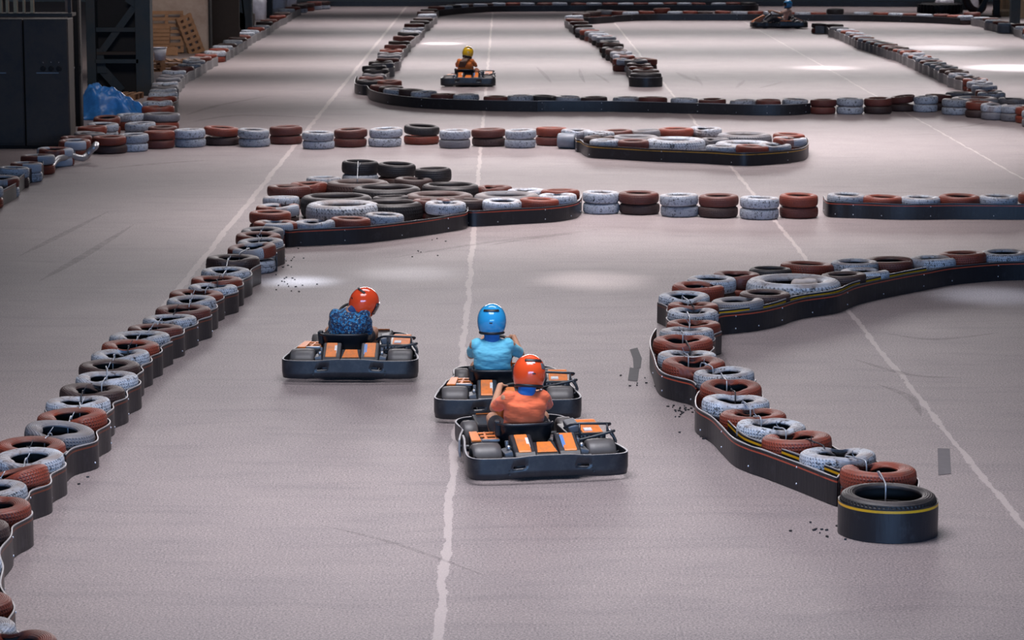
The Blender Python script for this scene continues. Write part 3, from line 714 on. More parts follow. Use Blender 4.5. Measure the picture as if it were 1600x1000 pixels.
# ------------------------------------------------------------------ wires that tie the tyres together
wire_m = mat('grey_tie_wire', (0.42, 0.44, 0.48), 0.4, 0.4, 0.3); wire_d = mat('dark_tie_wire', (0.03, 0.03, 0.035), 0.5)
def tie(s, q, label, i):
    a = Vector((s['x'], s['y'], 0)); b = Vector((q['x'], q['y'], 0)); d = (b-a); L = d.length; d.normalize(); sd = Vector((-d.y, d.x, 0))
    ra, rb = s['r']*.60, q['r']*.60; mid = a+d*(s['r']+(L-s['r']-q['r'])/2)
    off = rnd.uniform(-.04, .04); z0 = s['H']; z1 = q['H']
    pts = [a+d*ra+sd*(off)+Vector((0, 0, z0-.13)), a+d*(ra+.01)+sd*off+Vector((0, 0, z0-.01)), a+d*(ra+.07)+sd*off+Vector((0, 0, z0+.012)), mid+sd*(off+.01)+Vector((0, 0, max(z0, z1)+.004)),
           b-d*(rb+.07)+sd*(off+.02)+Vector((0, 0, z1+.012)), b-d*(rb+.01)+sd*(off+.02)+Vector((0, 0, z1-.01)), b-d*rb+sd*(off+.02)+Vector((0, 0, z1-.13))]
    tail = [mid+sd*(off+.01)+Vector((0, 0, z0+.006)), mid+sd*(off+.03)+d*.02+Vector((0, 0, z0+.03)), mid+sd*(off+.05)-d*.02+Vector((0, 0, z0+.075))]
    m = MB().tube([p-mid for p in catmull(pts, 4)], .0065, 6)
    m.tube([p-mid for p in catmull(tail, 3)], .004, 5)
    o = m.build('wire_tie', wire_d if i % 4 == 2 else wire_m, smooth=True, loc=mid); tag(o, label, 'wire tie', 'wire ties joining the tyres')
for i in range(len(A)-2):
    tie(A[i], A[i+1], f"wire tie joining tyres {ordn(i+1)} and {ordn(i+2)} from far end, left barrier", i)
for i in range(0, 16):
    tie(D[i], D[i+1], f"wire tie joining tyres {ordn(i+1)} and {ordn(i+2)} from near end, right barrier", i)
Bc = chain('B')
_k = [s for s in Bc if s['yt'] == 258][0]; _b = [s for s in Bc if s['yt'] == 280][0]
tie(_k, _b, 'wire tie hanging from the tall black tyre at back of the left-centre island', 1)
# ------------------------------------------------------------------ karts
K_BLK = mat('kart_black_plastic', (0.012, 0.014, 0.020), 0.36, var=0.4, scale=6, dirt=(0.035, 0.036, 0.04), dscale=9)
K_BLK2 = mat('kart_matt_black', (0.018, 0.019, 0.022), 0.55)
K_ORG = mat('kart_orange_plastic', (0.78, 0.20, 0.025), 0.42, var=0.12, scale=8, coat=0.12, dirt=(0.45, 0.16, 0.06), dscale=14)
K_STEEL = mat('kart_steel', (0.42, 0.42, 0.44), 0.35, 0.8)
K_GREY = mat('kart_grey_part', (0.16, 0.165, 0.18), 0.42, 0.3)
K_TYRE = mat('kart_slick_rubber', (0.085, 0.078, 0.078), 0.42, var=0.3, scale=20)
K_WHITE = mat('kart_white_decal', (0.72, 0.70, 0.70), 0.4, var=0.5, scale=60)
K_BLUE = mat('kart_blue_decal', (0.10, 0.22, 0.5), 0.35)
K_SEAT = mat('kart_seat_shell', (0.012, 0.013, 0.017), 0.28)
EDGE = mat('kart_worn_edge', (0.34, 0.33, 0.34), 0.4)

def band(name, path, ztop, zbot, parent, slots=(), thick=0.018):
    """moulded bumper band along a plan path, with slots left open"""
    m = MB(); cols = []
    for p in path:
        t = ztop(p); b = zbot(p)
        zs = [b, b+(t-b)*.3, b+(t-b)*.44, b+(t-b)*.58, b+(t-b)*.94, t]
        cols.append([m.bm.verts.new((p.x*(1-0.012*(z < b+.03)), p.y, z)) for z in zs])
    for i in range(len(cols)-1):
        mx = (path[i].x+path[i+1].x)/2; my = (path[i].y+path[i+1].y)/2
        for j in range(5):
            if j == 2 and any(abs(mx-sx) < sw and my < -.9 for sx, sw in slots): continue
            f = m.bm.faces.new((cols[i][j], cols[i+1][j], cols[i+1][j+1], cols[i][j+1]))
            if j == 4: f.material_index = 0
    o = m.build(name, [K_BLK, EDGE], parent, smooth=True)
    s = o.modifiers.new('solid', 'SOLIDIFY'); s.thickness = thick; s.offset = 0; s.material_offset_rim = 1
    return o
def make_kart():
    k = empty('go_kart')
    # bumpers
    half = [(-.575, .02), (-.60, -.2), (-.65, -.5), (-.68, -.76), (-.672, -.88), (-.62, -.95), (-.5, -.972), (-.3, -.98), (-.1, -.985), (0, -.986)]
    full = half+[(-x, y) for x, y in half[:-1][::-1]]
    dense = []
    cr = catmull([(x, y, 0) for x, y in full], 8)
    rb = band('rear_bumper', cr, lambda p: .228+(.018*math.exp(-(p.x/.26)**4) if p.y < -.8 else 0)+(.008 if p.y > -.5 else 0), lambda p: .045+(.018*math.exp(-(p.x/.36)**6) if p.y < -.8 else 0), k, slots=((-.27, .052), (.27, .052)))
    for x in (-.36, .36):
        for z in (.09, .12): MB().tube([(x, -.99, z), (x, -1.003, z)], .008, 8).build('bolt', K_BLK2, rb, smooth=False)
    fh = [(-.61, .0), (-.56, .22), (-.50, .45), (-.505, .62), (-.50, .80), (-.42, .93), (-.25, .985), (0, 1.0)]
    ff = fh+[(-x, y) for x, y in fh[:-1][::-1]]
    band('front_bumper', catmull([(x, y, 0) for x, y in ff], 6), lambda p: .20+.02*max(0, (p.y-.6)), lambda p: .045, k)
    # chassis
    MB().prism([(-.30, -.75), (.30, -.75), (.34, -.1), (.30, .85), (-.30, .85), (-.34, -.1)], 'z', .045, .055).build('floor_pan', K_GREY, k)
    ch = MB()
    for s in (-1, 1):
        ch.tube(catmull([(s*.30, -.80, .09), (s*.33, -.2, .09), (s*.27, .45, .09), (s*.22, .85, .09)], 5), .016, 8)
        ch.tube([(s*.3, -.7, .1), (s*.66, -.72, .12)], .014, 8); ch.tube([(s*.3, .1, .1), (s*.6, .1, .12)], .014, 8)
    ch.tube([(-.5, .52, .12), (.5, .52, .12)], .016, 8); ch.tube([(-.64, -.62, .14), (.64, -.62, .14)], .02, 10)
    ch.build('frame', K_GREY, k, smooth=True)
    # wheels
    for s in (-1, 1):
        mtx = Matrix.Translation((s*.495, -.62, .145)) @ Matrix.Rotation(PI/2, 4, 'Y')
        prof = [(.062, -.10), (.10, -.125), (.125, -.122), (.140, -.105), (.144, -.06), (.145, 0), (.144, .06), (.140, .105), (.125, .122), (.10, .125), (.062, .10)]
        wh = MB().lathe(prof, 36, mtx).build('rear_wheel', K_TYRE, k, smooth=True)
        MB().lathe([(.0, -.06), (.062, -.10), (.062, .10), (.0, .06)], 24, mtx, closed=False).build('wheel_rim', K_STEEL, wh, smooth=True)
        m2 = Matrix.Translation((s*.43, .52, .130)) @ Matrix.Rotation(PI/2, 4, 'Y')
        prof = [(.06, -.055), (.09, -.07), (.115, -.065), (.128, -.05), (.131, 0), (.128, .05), (.115, .065), (.09, .07), (.06, .055)]
        wf = MB().lathe(prof, 32, m2).build('front_wheel', K_TYRE, k, smooth=True)
        MB().lathe([(0, -.03), (.06, -.055), (.06, .055), (0, .03)], 24, m2, closed=False).build('wheel_rim', K_STEEL, wf, smooth=True)
        # wheel guard web and bracket between cowl and wheel
        MB().prism([(s*.37, .14), (s*.50, .13), (s*.62, .22), (s*.60, .13), (s*.45, .07), (s*.37, .10)], 'y', -.80, -.775).build('wheel_web', K_BLK, k, bevel=.004)
        b = MB(); b.box((s*.325, -.70, .215), (.07, .20, .05), (0, s*.25, 0)); b.box((s*.335, -.80, .17), (.10, .05, .055)); b.tube([(s*.30, -.62, .16), (s*.31, -.60, .30)], .018, 8)
        b.build('side_bracket', K_GREY, k, bevel=.006)
        MB().box((s*.335, -.828, .175), (.075, .008, .016)).build('bracket_plate', K_STEEL, k, bevel=.002)
        MB().sphere((s*.315, -.72, .262), .022, 12).build('cap_nut', K_STEEL, k, smooth=True)
    # rear cowl: two humps and a middle panel
    side = [(-.88, .10), (-.88, .215), (-.84, .245), (-.60, .345), (-.56, .34), (-.53, .12)]
    for s in (-1, 1):
        a, b = sorted((s*.10, s*.285))
        hump = MB().prism(side, 'x', a, b).build('cowl_hump', K_BLK, k, bevel=.012)
        MB().prism([(-.845, .246), (-.835, .256), (-.61, .351), (-.60, .345), (-.61, .33), (-.84, .236)], 'x', a+.022+(0.012 if s < 0 else 0.02), b-.022-(0.012 if s > 0 else 0.02)).build('orange_panel', K_ORG, hump, bevel=.004)
        MB().box((s*.205, -.883, .185), (.10, .012, .035)).build('air_slot', K_BLK2, hump, bevel=.006)
        if s > 0: MB().prism([(-.80, .262), (-.80, .270), (-.64, .3425), (-.64, .336)], 'x', .135, .165).build('decal', K_BLUE, hump)
        else: MB().prism([(-.78, .268), (-.78, .278), (-.66, .3325), (-.66, .326)], 'x', -.165, -.140).build('decal', K_WHITE, hump)
    mid = MB().prism([(-.86, .10), (-.86, .20), (-.82, .225), (-.62, .285), (-.60, .10)], 'x', -.10, .10).build('cowl_middle', K_BLK, k, bevel=.008)
    MB().prism([(-.085, -.82), (.085, -.82), (.06, -.64), (-.06, -.64)], 'z', -.004, .004).build('orange_panel', K_ORG, mid, bevel=.002)
    mp = [c for c in bpy.data.objects if c.parent == mid][-1]
    mp.matrix_local = Matrix.Translation((0, -.731, .258)) @ Matrix.Rotation(math.atan2(.06, .2), 4, 'X') @ Matrix.Translation((0, .731, 0))
    MB().tube(catmull([(-.04, -.865, .215), (-.038, -.885, .175), (0, -.888, .165), (.038, -.885, .175), (.04, -.865, .215)], 4), .009, 8).build('handle', K_BLK2, mid, smooth=True)
    MB().box((0, -.868, .205), (.062, .012, .012)).build('handle_plate', K_STEEL, mid)
    # seat shell, offset to the left
    m = MB(); rows = []
    for j, (z, ry, yo, rx) in enumerate(((.10, .10, -.12, .17), (.14, .16, -.16, .21), (.22, .19, -.22, .235), (.30, .19, -.27, .24), (.36, .18, -.31, .24), (.40, .17, -.335, .235), (.408, .165, -.34, .23))):
        row = []
        for i in range(25):
            a = R(-20)-R(140)*i/24
            a = R(-8)-R(164)*i/24
            drop = max(0, abs(i-12)-8)*0.014 if j > 2 else 0
            row.append(m.bm.verts.new((-.10+rx*math.cos(a), yo+ry*math.sin(a)+.05, z-drop)))
        rows.append(row)
    for A_, B_ in zip(rows, rows[1:]):
        for i in range(24): m.bm.faces.new((A_[i], A_[i+1], B_[i+1], B_[i]))
    seat = m.build('seat', [K_SEAT, EDGE], k, smooth=True)
    s_ = seat.modifiers.new('solid', 'SOLIDIFY'); s_.thickness = .016; s_.offset = 0
    MB().box((-.10, -.16, .085), (.36, .42, .03)).build('seat_base', K_SEAT, k, bevel=.01)
    rail = [(-.33, -.30, .33), (-.34, -.36, .395), (-.28, -.47, .405), (-.10, -.505, .41), (.08, -.47, .405), (.14, -.36, .395), (.13, -.30, .33)]
    MB().tube(catmull(rail, 6), .012, 8).build('seat_rail', K_BLK, k, smooth=True)
    MB().box((-.335, -.33, .36), (.05, .06, .14), (.2, 0, -.3)).build('seat_stay', K_BLK2, k, bevel=.012)
    # left pod: orange cover with slots
    pod = MB().prism([(-.58, -.42), (-.34, -.42), (-.30, -.02), (-.52, .04)], 'z', .12, .255).build('left_pod', K_BLK, k, bevel=.015)
    for x0, x1, y0, y1 in ((-.575, -.49, -.40, -.02), (-.455, -.425, -.38, -.05), (-.36, -.335, -.38, -.05)):
        MB().prism([(x0, y0), (x1, y0), (x1+.03, y1), (x0+.045, y1)], 'z', .255, .272).build('orange_panel', K_ORG, pod, bevel=.004)
    for y0 in (-.37, -.23, -.10): MB().prism([(-.47, y0), (-.33, y0), (-.32, y0+.045), (-.46, y0+.045)], 'z', .255, .27).build('orange_panel', K_ORG, pod, bevel=.004)
    MB().prism([(-.485, -.41), (-.33, -.41), (-.33, -.385), (-.485, -.385)], 'z', .255, .275).build('chrome_strip', K_STEEL, pod, bevel=.003)
    # engine on the right with guard bars
    eng = MB().prism([(.26, -.42), (.60, -.42), (.56, .05), (.26, .05)], 'z', .10, .30).build('engine_cover', K_BLK, k, bevel=.015)
    e2 = MB(); 
    for i in range(7): e2.box((.34+i*.035, -.433, .25), (.014, .02, .06))
    e2.build('cooling_fins', K_GREY, eng)
    MB().prism([(-.40, .30), (-.05, .345), (.02, .335), (.02, .31), (-.40, .29)], 'x', .40, .58).build('orange_panel', K_ORG, eng, bevel=.006)
    MB().prism([(-.36, .306), (-.30, .316), (-.30, .325), (-.36, .315)], 'x', .42, .49).build('decal', K_WHITE, eng)
    MB().box((.33, -.25, .335), (.10, .22, .07), (0.1, -.2, 0)).build('engine_block', K_GREY, eng, bevel=.012)
    g = MB()
    g.tube(catmull([(.24, -.36, .34), (.32, -.42, .385), (.52, -.44, .385), (.63, -.42, .375), (.62, -.36, .35)], 4), .012, 8)
    g.tube(catmull([(.30, -.46, .24), (.45, -.48, .275), (.62, -.48, .315), (.66, -.46, .32)], 4), .013, 8)
    g.tube([(.60, -.44, .38), (.60, -.47, .30)], .010, 8); g.tube([(.36, -.43, .385), (.36, -.46, .26)], .010, 8)
    g.tube(catmull([(.62, -.48, .31), (.665, -.50, .24), (.63, -.52, .19)], 4), .012, 8)
    g.build('guard_bar', K_BLK, k, smooth=True)
    MB().tube(catmull([(.62, -.44, .33), (.655, -.47, .27), (.66, -.47, .20)], 4), .013, 8).build('exhaust_pipe', K_STEEL, k, smooth=True)
    # steering
    sw = MB(); tilt = Matrix.Translation((-.06, .28, .49)) @ Matrix.Rotation(R(52), 4, 'X')
    sw.tube([tilt @ Vector((.145*math.cos(a), .145*math.sin(a), 0)) for a in [2*PI*i/28 for i in range(28)]], .014, 8, closed=True)
    wheel = sw.build('steering_wheel', K_BLK2, k, smooth=True)
    sp = MB()
    for a in (0, PI, -PI/2): sp.bar(tilt @ Vector((0, 0, -.01)), tilt @ Vector((.14*math.cos(a), .14*math.sin(a), 0)), .03, .006)
    sp.lathe([(0, -.015), (.045, -.015), (.045, .008), (0, .012)], 20, tilt, closed=False); sp.build('spokes', K_GREY, wheel)
    MB().tube([(-.06, .30, .505), (-.03, .75, .12)], .014, 8).build('steering_column', K_STEEL, k, smooth=True)
    # nose and front panel
    nose = MB().prism([(.50, .44), (.56, .46), (.86, .30), (.96, .235), (.96, .20), (.62, .20)], 'x', -.13, .07).build('front_panel', K_ORG, k, bevel=.02)
    MB().prism([(.62, .20), (.90, .24), (.97, .19), (.97, .10), (.62, .10)], 'x', -.34, .34).build('nose_cone', K_BLK, k, bevel=.02)
    MB().prism([(.88, .243), (.965, .196), (.96, .20), (.88, .252)], 'x', -.30, .30).build('orange_panel', K_ORG, k, bevel=.004)
    for s in (-1, 1): MB().tube([(s*.14-.03, .60, .07), (s*.14-.03, .63, .22)], .009, 8).box((s*.14-.03, .632, .23), (.08, .012, .04)).build('pedal', K_STEEL, k)
    MB().lathe([(0, .0), (.09, 0), (.10, .02), (.10, .12), (.08, .15), (0, .155)], 20, Matrix.Translation((-.06, .36, .07)), closed=False).build('fuel_tank', K_GREY, k, smooth=True)
    return k

def heading(loc, ang):
    return Vector((-math.sin(ang), math.cos(ang), 0))
def kart_at(px, py, ang, z=.045):
    p = P(px, py, z); h = heading(p, ang); q = p+h*.985; return (q.x, q.y, 0)
KARTS = [  # rear-bumper foot, heading, label, group
 (kart_at(545.5, 592, R(-1)), R(-1), 'orange and black go-kart of the driver in the blue patterned shirt, left of centre'),
 (kart_at(794, 655, R(1)), R(1), 'go-kart of the driver in pale blue shirt, just ahead of the nearest kart'),
 (kart_at(862, 747, R(11)), R(11), 'nearest orange and black go-kart, turned slightly left, driver in orange shirt'),
 (kart_at(731, 134, R(-2)), R(-2), 'far go-kart of the driver in the yellow helmet, in the far loop'),
 (tuple(P(1216.5, 43.5)), R(90), 'distant go-kart seen from its side at the top right, heading left'),
]
kart0 = make_kart()
kroots = []
for i, (loc, ang, lab) in enumerate(KARTS):
    kk = kart0 if i == 0 else copy_tree(kart0)
    kk.location = loc; kk.rotation_euler = (0, 0, ang); tag(kk, lab, 'go-kart', 'go-karts on the track'); kroots.append(kk)

# ------------------------------------------------------------------ drivers
def cloth(name, col, rough=0.8, pattern=None):
    m, n, l, b = nt(name); tc = n.new('ShaderNodeTexCoord').outputs['Object']
    c = mixc(n, l, noise(n, l, tc, 14), tuple(x*.88 for x in col), tuple(min(1, x*1.1) for x in col))
    if pattern:
        v = noise(n, l, tc, 34, 3, .6); c = mixc(n, l, ramp(n, l, v, .50, .56), c, pattern[0])
        v2 = noise(n, l, tc, 75, 2, .5); c = mixc(n, l, ramp(n, l, v2, .64, .67), c, pattern[1])
    l.new(c, b.inputs['Base Color']); b.inputs['Roughness'].default_value = rough; b.inputs['Sheen Weight'].default_value = .15
    mp = n.new('ShaderNodeMapping'); mp.inputs['Scale'].default_value = (5, 5, 12); mp.inputs['Rotation'].default_value = (.3, .5, .2); l.new(tc, mp.inputs[0])
    bump(n, l, b, noise(n, l, mp.outputs[0], 1.2, 2, .5), .9, .03)
    return m
SKIN = mat('skin', (0.52, 0.27, 0.17), 0.5, var=0.12, scale=9)
SHORTS = mat('dark_shorts', (0.035, 0.033, 0.04), 0.8); SHOE = mat('dark_shoe', (0.02, 0.021, 0.025), 0.6)
RUB = mat('helmet_black_trim', (0.012, 0.012, 0.015), 0.45); VIS = mat('helmet_visor', (0.02, 0.022, 0.03), 0.08, coat=1.0)
HAIR = mat('brown_hair', (0.10, 0.045, 0.025), 0.6, var=.5, scale=60)
def solidify_body(mb, name, material, voxel, smooth=4, loc=None, parent=None, wrinkle=0.0, seed=0):
    me0 = mb.mesh('tmp', material); o = bpy.data.objects.new('tmp', me0); C.objects.link(o)
    r = o.modifiers.new('r', 'REMESH'); r.mode = 'VOXEL'; r.voxel_size = voxel
    s = o.modifiers.new('s', 'SMOOTH'); s.factor = .5; s.iterations = smooth
    bpy.context.view_layer.update(); dg = bpy.context.evaluated_depsgraph_get()
    me = bpy.data.meshes.new_from_object(o.evaluated_get(dg)); bpy.data.objects.remove(o)
    me.materials.clear(); me.materials.append(material)
    if wrinkle:
        n = len(me.vertices); co = np.empty(n*3, 'f'); me.vertices.foreach_get('co', co); co = co.reshape(-1, 3)
        no = np.empty(n*3, 'f'); me.vertices.foreach_get('normal', no); no = no.reshape(-1, 3)
        f = np.sin(co[:, 0]*38+co[:, 2]*22+seed)*np.sin(co[:, 2]*31-co[:, 0]*12+co[:, 1]*19+seed*2)+.6*np.sin(co[:, 2]*63+co[:, 0]*25+seed)
        co += no*(f*wrinkle)[:, None]; me.vertices.foreach_set('co', co.ravel())
    for p in me.polygons: p.use_smooth = True
    me.name = name; q = bpy.data.objects.new(name, me); C.objects.link(q)
    if parent: q.parent = parent
    return q
def sweep_helmet(az0, az1, el0, el1, k, na=24, ne=10):
    """patch of the helmet shell between azimuths and elevations, k = size"""
    V = []; F = []
    for i in range(na+1):
        az = R(az0+(az1-az0)*i/na)
        for j in range(ne+1):
            V.append(shell_pt(az, R(el0+(el1-el0)*j/ne), k))
    for i in range(na):
        for j in range(ne):
            a = i*(ne+1)+j; F.append((a, a+ne+1, a+ne+2, a+1))
    return V, F
def shell_pt(az, el, k=1.0):
    """az 0 = face (+y)"""
    rx, ry, rz = .138, .160, .156
    ce, se = math.cos(el), math.sin(el)
    if se < 0: ce = max(ce, 0)**0.5
    x = rx*math.sin(az)*ce; y = ry*math.cos(az)*ce; z = rz*se
    if se < 0:
        fwd = max(0, math.cos(az)); back = max(0, -math.cos(az))
        y *= 1+.04*fwd*abs(se); y *= 1-.10*back*abs(se)
        z *= (1.0+.12*fwd)
    return Vector((x*k, y*k, z*k))
def helmet(parent, c, rot, col, two=None):
    hm = mat('helmet_'+parent['tint'], col, 0.18, var=.08, scale=5, coat=.9)
    V = []; F = []; na, ne = 56, 28; e0 = -50
    for i in range(na):
        az = 2*PI*i/na
        for j in range(ne+1): V.append(shell_pt(az, R(e0+(90-e0)*j/ne)))
    for i in range(na):
        az = (360*(i+.5)/na+180) % 360-180
        for j in range(ne):
            el = e0+(90-e0)*(j+.5)/ne
            if abs(az) < 62 and -20 < el < 22: continue
            a = i*(ne+1)+j; b = ((i+1) % na)*(ne+1)+j; F.append((a, b, b+1, a+1))
    m = MB(); m.add(V, F); bmesh.ops.remove_doubles(m.bm, verts=m.bm.verts[:], dist=1e-5)
    o = m.build('helmet', hm, parent, smooth=True)
    s = o.modifiers.new('solid', 'SOLIDIFY'); s.thickness = .012; s.offset = -1
    o.location = c; o.rotation_euler = rot
    def patch(name, az0, az1, el0, el1, k, mt, th=.006):
        V, F = sweep_helmet(az0, az1, el0, el1, k); q = MB(); q.add(V, F); q = q.build(name, mt, o, smooth=True)
        sd = q.modifiers.new('solid', 'SOLIDIFY'); sd.thickness = th; sd.offset = 1; return q
    patch('visor', -66, 66, -22, 24, 1.015, VIS)
    patch('vent', 141, 219, 34, 42, 1.012, RUB, .007)
    patch('logo', 175, 187, -8, -4, 1.004, RUB, .001)
    if two: patch('stripe', 120, 150, 10, 30, 1.004, two, .001); patch('sticker', 176, 188, 27, 33, 1.004, K_WHITE, .001)
    rim = [shell_pt(2*PI*i/40, R(e0), .985) for i in range(40)]
    MB().tube(rim, .016, 8, closed=True).build('neck_trim', RUB, o, smooth=True)
    return o
def person(kart, label, tint, hcol, shirt, lean=0.0, tx=-.11, head=(0, 0, 0), hrot=(0, 0, 0), arms='drive', neck=None, hair=None, trousers=None, size=1.0, wr=0.004, forward=0.0, stripe=None, tz=0.0):
    """seated driver, coordinates of the kart"""
    def sp(z, x=0.0, y=0.0):   # spine point: leans sideways and forward with height
        t = (z-.18)/.5
        return Vector((tx+lean*t+x, -.20-.15*min(1, t*1.3)+forward*t+y, z+tz*t))
    up = (sp(.68)-sp(.3)).normalized()
    sh = {s: sp(.615, s*.165) for s in (-1, 1)}
    tilt = Matrix.Translation((-.06, .28, .49)) @ Matrix.Rotation(R(52), 4, 'X')
    grip = {}; el = {}
    for s in (-1, 1):
        a = R(38) if s > 0 else R(142)
        if arms == 'low': a = R(-25) if s > 0 else R(205)
        grip[s] = (tilt @ Vector((.145*math.cos(a), .145*math.sin(a), 0)), (tilt.to_3x3() @ Vector((-math.sin(a)*s, math.cos(a)*s, 0))).normalized())
    fwdv = (tilt.to_3x3() @ Vector((0, 0, -1))).normalized()
    b = MB()
    b.loft([(sp(.14), .13, .10, (0, -.2, 1)), (sp(.20), .165, .12, (0, -.3, 1)), (sp(.32), .145, .105, up), (sp(.46), .155, .11, up), (sp(.56), .165, .11, up), (sp(.625), .15, .085, up), (sp(.665), .075, .065, up)])
    hc = sp(.80)+Vector(head)+Vector((0, .03, .008))
    hm_ = Matrix.Translation(hc) @ Euler(hrot).to_matrix().to_4x4()
    b.capsule(sp(.66), hc-(hm_.to_3x3() @ Vector((0, 0, .05))), .058, .056)
    bmesh.ops.create_uvsphere(b.bm, u_segments=20, v_segments=14, radius=1, matrix=hm_ @ Matrix.Diagonal((.076, .092, .108, 1)))
    b.capsule(hm_ @ Vector((0, .085, .0)), hm_ @ Vector((0, .103, -.025)), .010, .014, 8)     # nose
    b.capsule(hm_ @ Vector((0, .055, -.075)), hm_ @ Vector((0, .075, -.085)), .030, .020, 8)    # chin
    b.capsule(hm_ @ Vector((-.018, .088, -.052)), hm_ @ Vector((.018, .088, -.052)), .007, .007, 8)   # lips
    for s in (-1, 1):
        bmesh.ops.create_uvsphere(b.bm, u_segments=8, v_segments=6, radius=1, matrix=hm_ @ Matrix.Translation((s*.077, -.005, -.01)) @ Matrix.Diagonal((.009, .018, .028, 1)))
        b.capsule(hm_ @ Vector((s*.018, .082, .022)), hm_ @ Vector((s*.045, .072, .022)), .010, .010, 8)  # brow
        g, t = grip[s]; out = Vector((s, 0, 0)); out = (out-t*out.dot(t)-fwdv*out.dot(fwdv)).normalized()
        wrist = g-fwdv*.085+out*.020-t*.015
        e = (sh[s]+wrist)/2+Vector((s*.085, -.01, -.135))
        if arms == 'low': e = (sh[s]+wrist)/2+Vector((s*.03, 0, -.20))
        if arms == 'straight': e = (sh[s]+wrist)/2+Vector((s*.05, 0, -.10))
        el[s] = e
        b.capsule(sh[s], e, .050, .040); b.capsule(e, wrist, .041, .026)
        palm = g-fwdv*.035+out*.022
        b.capsule(wrist, palm, .026, .030, 10)
        b.capsule(palm-t*.025, palm+t*.028, .020, .020, 10)
        for q in range(4):
            o_ = t*(.033-q*.022); ln = (1.0, 1.08, 1.03, .88)[q]
            p0 = g+out*.030-fwdv*.018+o_; p1 = g+out*.027+fwdv*.020*ln+o_; p2 = g-out*.008+fwdv*.030*ln+o_*1.02; p3 = g-out*.026*ln+fwdv*.006+o_
            b.capsule(p0, p1, .0105, .0095, 8); b.capsule(p1, p2, .0095, .009, 8); b.capsule(p2, p3, .009, .0078, 8)
        b.capsule(palm+t*.02-out*.012, g-fwdv*.026-out*.006+t*.045, .013, .011, 8); b.capsule(g-fwdv*.026-out*.006+t*.045, g-fwdv*.018-out*.026+t*.058, .011, .009, 8)
        hip = Vector((tx+s*.09, -.17, .19)); knee = Vector((tx*.5+s*.225, .20, .335)); ank = Vector((s*.165-.03, .55, .135))
        b.capsule(hip, knee, .085, .058); b.capsule(knee, (knee+ank)/2+Vector((0, -.02, -.02)), .056, .055); b.capsule((knee+ank)/2+Vector((0, -.02, -.02)), ank, .055, .037)
        b.capsule(ank, ank+Vector((0, .13, .03)), .036, .030)
    body = solidify_body(b, 'person', SKIN, .0062, 3)
    body.location = kart.location; body.rotation_euler = kart.rotation_euler
    tag(body, label, 'person'); body['tint'] = tint
    # shirt with short sleeves
    c = MB()
    c.loft([(sp(.24), .178, .130, up), (sp(.32), .172, .128, up), (sp(.42), .176, .130, up), (sp(.52), .188, .132, up), (sp(.585), .192, .122, up), (sp(.625), .172, .100, up), (sp(.655), .105, .082, up), (sp(.672), .078, .072, up)])
    for s in (-1, 1):
        m_ = sh[s]+(el[s]-sh[s])*.72
        c.capsule(sh[s]-Vector((s*.02, 0, .0)), m_, .068, .058)
    shirt_o = solidify_body(c, 'shirt', shirt, .009, 3, parent=body, wrinkle=wr, seed=len(label))
    # shorts, shoes
    d = MB(); d.loft([(sp(.135), .15, .12, (0, -.2, 1)), (sp(.20), .182, .137, (0, -.3, 1)), (sp(.29), .168, .125, up)])
    for s in (-1, 1):
        hip = Vector((tx+s*.09, -.17, .19)); knee = Vector((tx*.5+s*.225, .20, .335)); ank = Vector((s*.165-.03, .55, .135))
        d.capsule(hip, hip+(knee-hip)*(.78 if not trousers else 1.0), .098, .078)
        if trousers: d.capsule(knee, ank, .070, .052)
        h = MB(); h.capsule(ank+Vector((0, -.02, -.035)), ank+Vector((0, .17, .0)), .046, .040, 12); h.capsule(ank+Vector((0, .0, .0)), ank+Vector((0, .0, .035)), .046, .044, 12); h.box(ank+Vector((0, .08, -.07)), (.085, .25, .02), (.17, 0, 0))
        solidify_body(h, 'shoe', SHOE, .006, 2, parent=body)
    solidify_body(d, 'trousers' if trousers else 'shorts', trousers or SHORTS, .010, 3, parent=body, wrinkle=.003)
    helmet(body, hc+(hm_.to_3x3() @ Vector((0, -.012, .025))), hrot, hcol, stripe)
    if neck:
        q = MB(); q.capsule(sp(.665)+Vector((0, 0, -.005)), hc+(hm_.to_3x3() @ Vector((0, -.02, -.03))), .075 if arms != 'low' else .058, .080 if arms != 'low' else .066, 20)
        solidify_body(q, 'neck_scarf', neck, .008, 2, parent=body, wrinkle=.003)
    if hair == 'nape':
        q = MB()
        for j in range(6): q.capsule(hc+Vector((-.05-.012*j, -.125, -.10-.004*(j % 3)*4)), hc+Vector((-.075-.02*j, -.15, -.125-.018*(j % 2))), .016, .009, 8)
        solidify_body(q, 'hair', HAIR, .006, 1, parent=body, wrinkle=.003)
    elif hair:
        q = MB()
        for j in range(hair[0]):
            t = (j/(hair[0]-1)-.5); x0 = hc.x+t*.07
            q.capsule((x0, hc.y-.09, hc.z-.09), (hc.x+t*hair[2]+hair[3], sp(.6).y-.145, hc.z-.20), .028, .026, 8)
            q.capsule((hc.x+t*hair[2]+hair[3], sp(.6).y-.145, hc.z-.20), (hc.x+t*hair[2]*1.1+hair[3]*1.5, sp(.5).y-.15, hc.z-.09-hair[1]), .026, .012, 8)
        solidify_body(q, 'hair', HAIR, .007, 1, parent=body, wrinkle=.003)
    del body['tint']
    return body
S_BLUEPAT = cloth('blue_patterned_cotton', (0.012, 0.030, 0.085), pattern=((0.02, 0.20, 0.42), (0.45, 0.62, 0.62)))
S_CYAN = cloth('pale_blue_cotton', (0.17, 0.62, 0.80)); S_ORANGE = cloth('orange_cotton', (0.95, 0.17, 0.06)); S_ORANGE2 = cloth('orange_polyester', (0.80, 0.20, 0.03))
S_PALE = cloth('pale_pink_cotton', (0.62, 0.40, 0.32)); NECKB = cloth('blue_scarf', (0.015, 0.15, 0.48))
